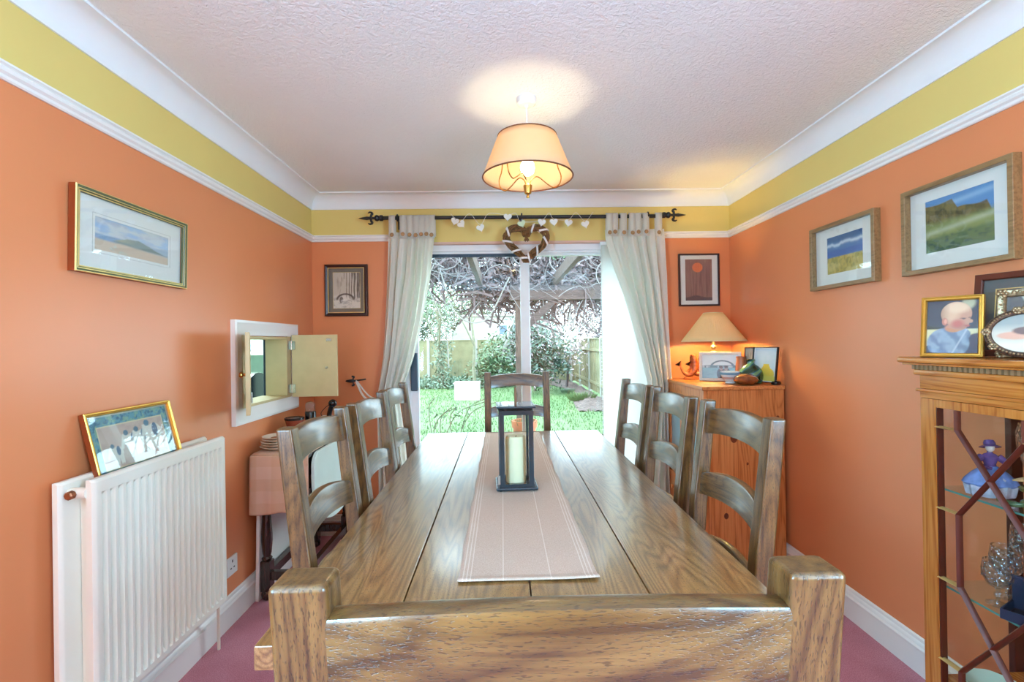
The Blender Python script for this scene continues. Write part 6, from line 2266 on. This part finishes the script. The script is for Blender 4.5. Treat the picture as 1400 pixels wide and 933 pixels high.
for k in range(6):
    if r0 is None:
        r0 = G().box((-0.025, -2.3, 2.301), (0.025, 0.60, 2.42), 0.004).build('rafter', M_TIMB, pg)
        r_ = r0
    else:
        r_ = r0.copy()
        COL.objects.link(r_)
    r_.location = (-1.38 + k * 0.92, 0, 0)

vn_ = thing('climbing_plant', 'tangled leafless climber hanging over the dark pergola beam', 'climber', (0.2, 6.0, GZ + 2.3))
rnd = random.Random(77)
g = G()
for k in range(330):
    x0 = rnd.uniform(-1.42, 1.7)
    y0 = rnd.uniform(-0.35, 0.3)
    z0 = rnd.uniform(-0.10, 0.75)
    if x0 < -0.55:
        z0 = abs(z0) * 0.8 + 0.16
    L = rnd.uniform(0.15, 0.45)
    a = rnd.random() * 6.28
    p = Vector((x0, y0, z0))
    pts = [p]
    d = Vector((math.cos(a), 0.35 * math.sin(a * 3), math.sin(a)))
    cu = rnd.uniform(-1.2, 1.2)
    for q in range(5):
        d = Vector((d.x * math.cos(cu * 0.35) - d.z * math.sin(cu * 0.35), d.y, d.x * math.sin(cu * 0.35) + d.z * math.cos(cu * 0.35)))
        pts.append(pts[-1] + d * L / 4)
    g.tube(pts, rnd.choice((0.003, 0.004, 0.007)), 4)
M_STEM = plain('grey_climber_stem', rgb(146, 138, 138), 0.9, var=0.2, scale=10)
tag(g.build('stems', M_STEM, vn_, sharp=60), kind='stuff')
g = G()
for k in range(3000):
    x0, y0, z0 = rnd.uniform(-1.45, 1.9), rnd.uniform(-0.1, 1.0), rnd.uniform(-0.16, 1.0)
    if x0 < -0.55:
        z0 = abs(z0) * 0.7 + 0.22 + 0.10 * math.sin(x0 * 7)
        if rnd.random() < 0.45:
            continue
    elif x0 < -0.1 and z0 < -0.05:
        z0 -= 0.06 * rnd.random()
    a = rnd.random() * 6.28
    p = Vector((x0, y0, z0))
    L = rnd.uniform(0.2, 0.6)
    g.tube([p, p + Vector((L * 0.5 * math.cos(a), 0.05, L * 0.5 * math.sin(a) - 0.03)), p + Vector((L * math.cos(a + 0.4), 0.0, L * math.sin(a + 0.4)))], rnd.choice((0.006, 0.010, 0.016)), 3)
tag(g.build('old_wood', M_PURPLE, vn_, sharp=60), kind='stuff')
pts = [(rnd.uniform(-0.6, 1.8), rnd.uniform(-0.2, 0.6), rnd.uniform(-0.05, 0.8)) for k in range(130)] + [(rnd.uniform(-1.4, -0.6), rnd.uniform(-0.2, 0.6), rnd.uniform(0.25, 0.9)) for k in range(40)]
v, f = leaf_cloud(pts, 3200, 0.035, 0.14, rnd)
stuff_mesh('dry_leaves', v, f, M_PURPLE, vn_)
pts = [(0.42, -0.15, 0.42), (0.5, -0.15, 0.38), (0.36, -0.12, 0.38)]
v, f = leaf_cloud(pts, 60, 0.035, 0.05, rnd)
stuff_mesh('green_leaves', v, f, M_LEAFM, vn_)
# long hanging stems on the left
g = G()
for pts in ([(-1.4, -0.1, 0.1), (-1.3, -0.2, -0.15), (-1.15, -0.2, 0.0), (-1.0, -0.1, 0.3)], [(-0.95, -0.1, 0.2), (-0.75, -0.15, -0.35), (-0.4, -0.15, -0.42), (-0.1, -0.1, 0.1)], [(-1.15, -0.1, 0.1), (-0.9, -0.12, -0.5), (-0.86, -0.1, -1.0)]):
    g.tube(catmull([Vector(p) for p in pts], 6), 0.009, 5)
g.build('hanging_stems', M_TWIG, vn_, sharp=60)

# pots on the terrace
for (x, y, top, r, lab) in ((0.205, 4.75, 0.53, 0.125, 'large terracotta pot standing outside the patio door behind the lantern'), (0.90, 4.55, 0.40, 0.10, 'small terracotta pot outside at the right edge of the glass')):
    b0 = GZ + 0.151
    hh = top - b0
    t = thing('terracotta_pot', lab, 'pot', (x, y, b0))
    G().lathe([(r * 0.62, 0), (r * 0.65, 0.005), (r * 0.90, hh - 0.07), (r, hh - 0.068), (r * 1.02, hh), (r * 0.92, hh), (r * 0.84, hh - 0.07), (0, hh - 0.075)], n=28).build('pot', M_TERRA, t)
    vs, fs = [], []
    for q in range(90):
        a, rr = rnd.random() * 6.28, rnd.random() * r * 0.8
        i = len(vs)
        vs += [(rr * math.cos(a) - 0.006, rr * math.sin(a), hh - 0.08), (rr * math.cos(a) + 0.006, rr * math.sin(a), hh - 0.08), (rr * 1.7 * math.cos(a), rr * 1.7 * math.sin(a), hh + rnd.uniform(-0.02, 0.07))]
        fs.append((i, i + 1, i + 2))
    stuff_mesh('foliage', vs, fs, M_LEAFM, t)
    G().lathe([(0, hh - 0.078), (r * 0.86, hh - 0.078), (r * 0.86, hh - 0.072), (0, hh - 0.070)], n=20).build('soil', M_SOIL, t)
rs = thing('rose_bush', 'thin bare rose stems just outside the left edge of the patio glass', 'shrub', (-0.70, 4.9, GZ + 0.151))
g = G()
tips = []
for k in range(7):
    a = rnd.uniform(-0.3, 0.5)
    p = [Vector((0.05 * k - 0.15, 0, 0)), Vector((0.05 * k - 0.1 + a * 0.2, 0.03, 0.35)), Vector((0.05 * k - 0.1 + a * 0.6, 0.0, 0.68 + 0.05 * (k % 3))), Vector((0.05 * k + a, 0.0, 0.80 + 0.05 * (k % 3)))]
    g.tube(catmull(p, 4), 0.005, 5)
    tips += p[2:]
g.build('stems', M_BARK, rs, sharp=60)
v, f = leaf_cloud(tips, 60, 0.022, 0.05, rnd)
stuff_mesh('leaves', v, f, M_LEAFM, rs)
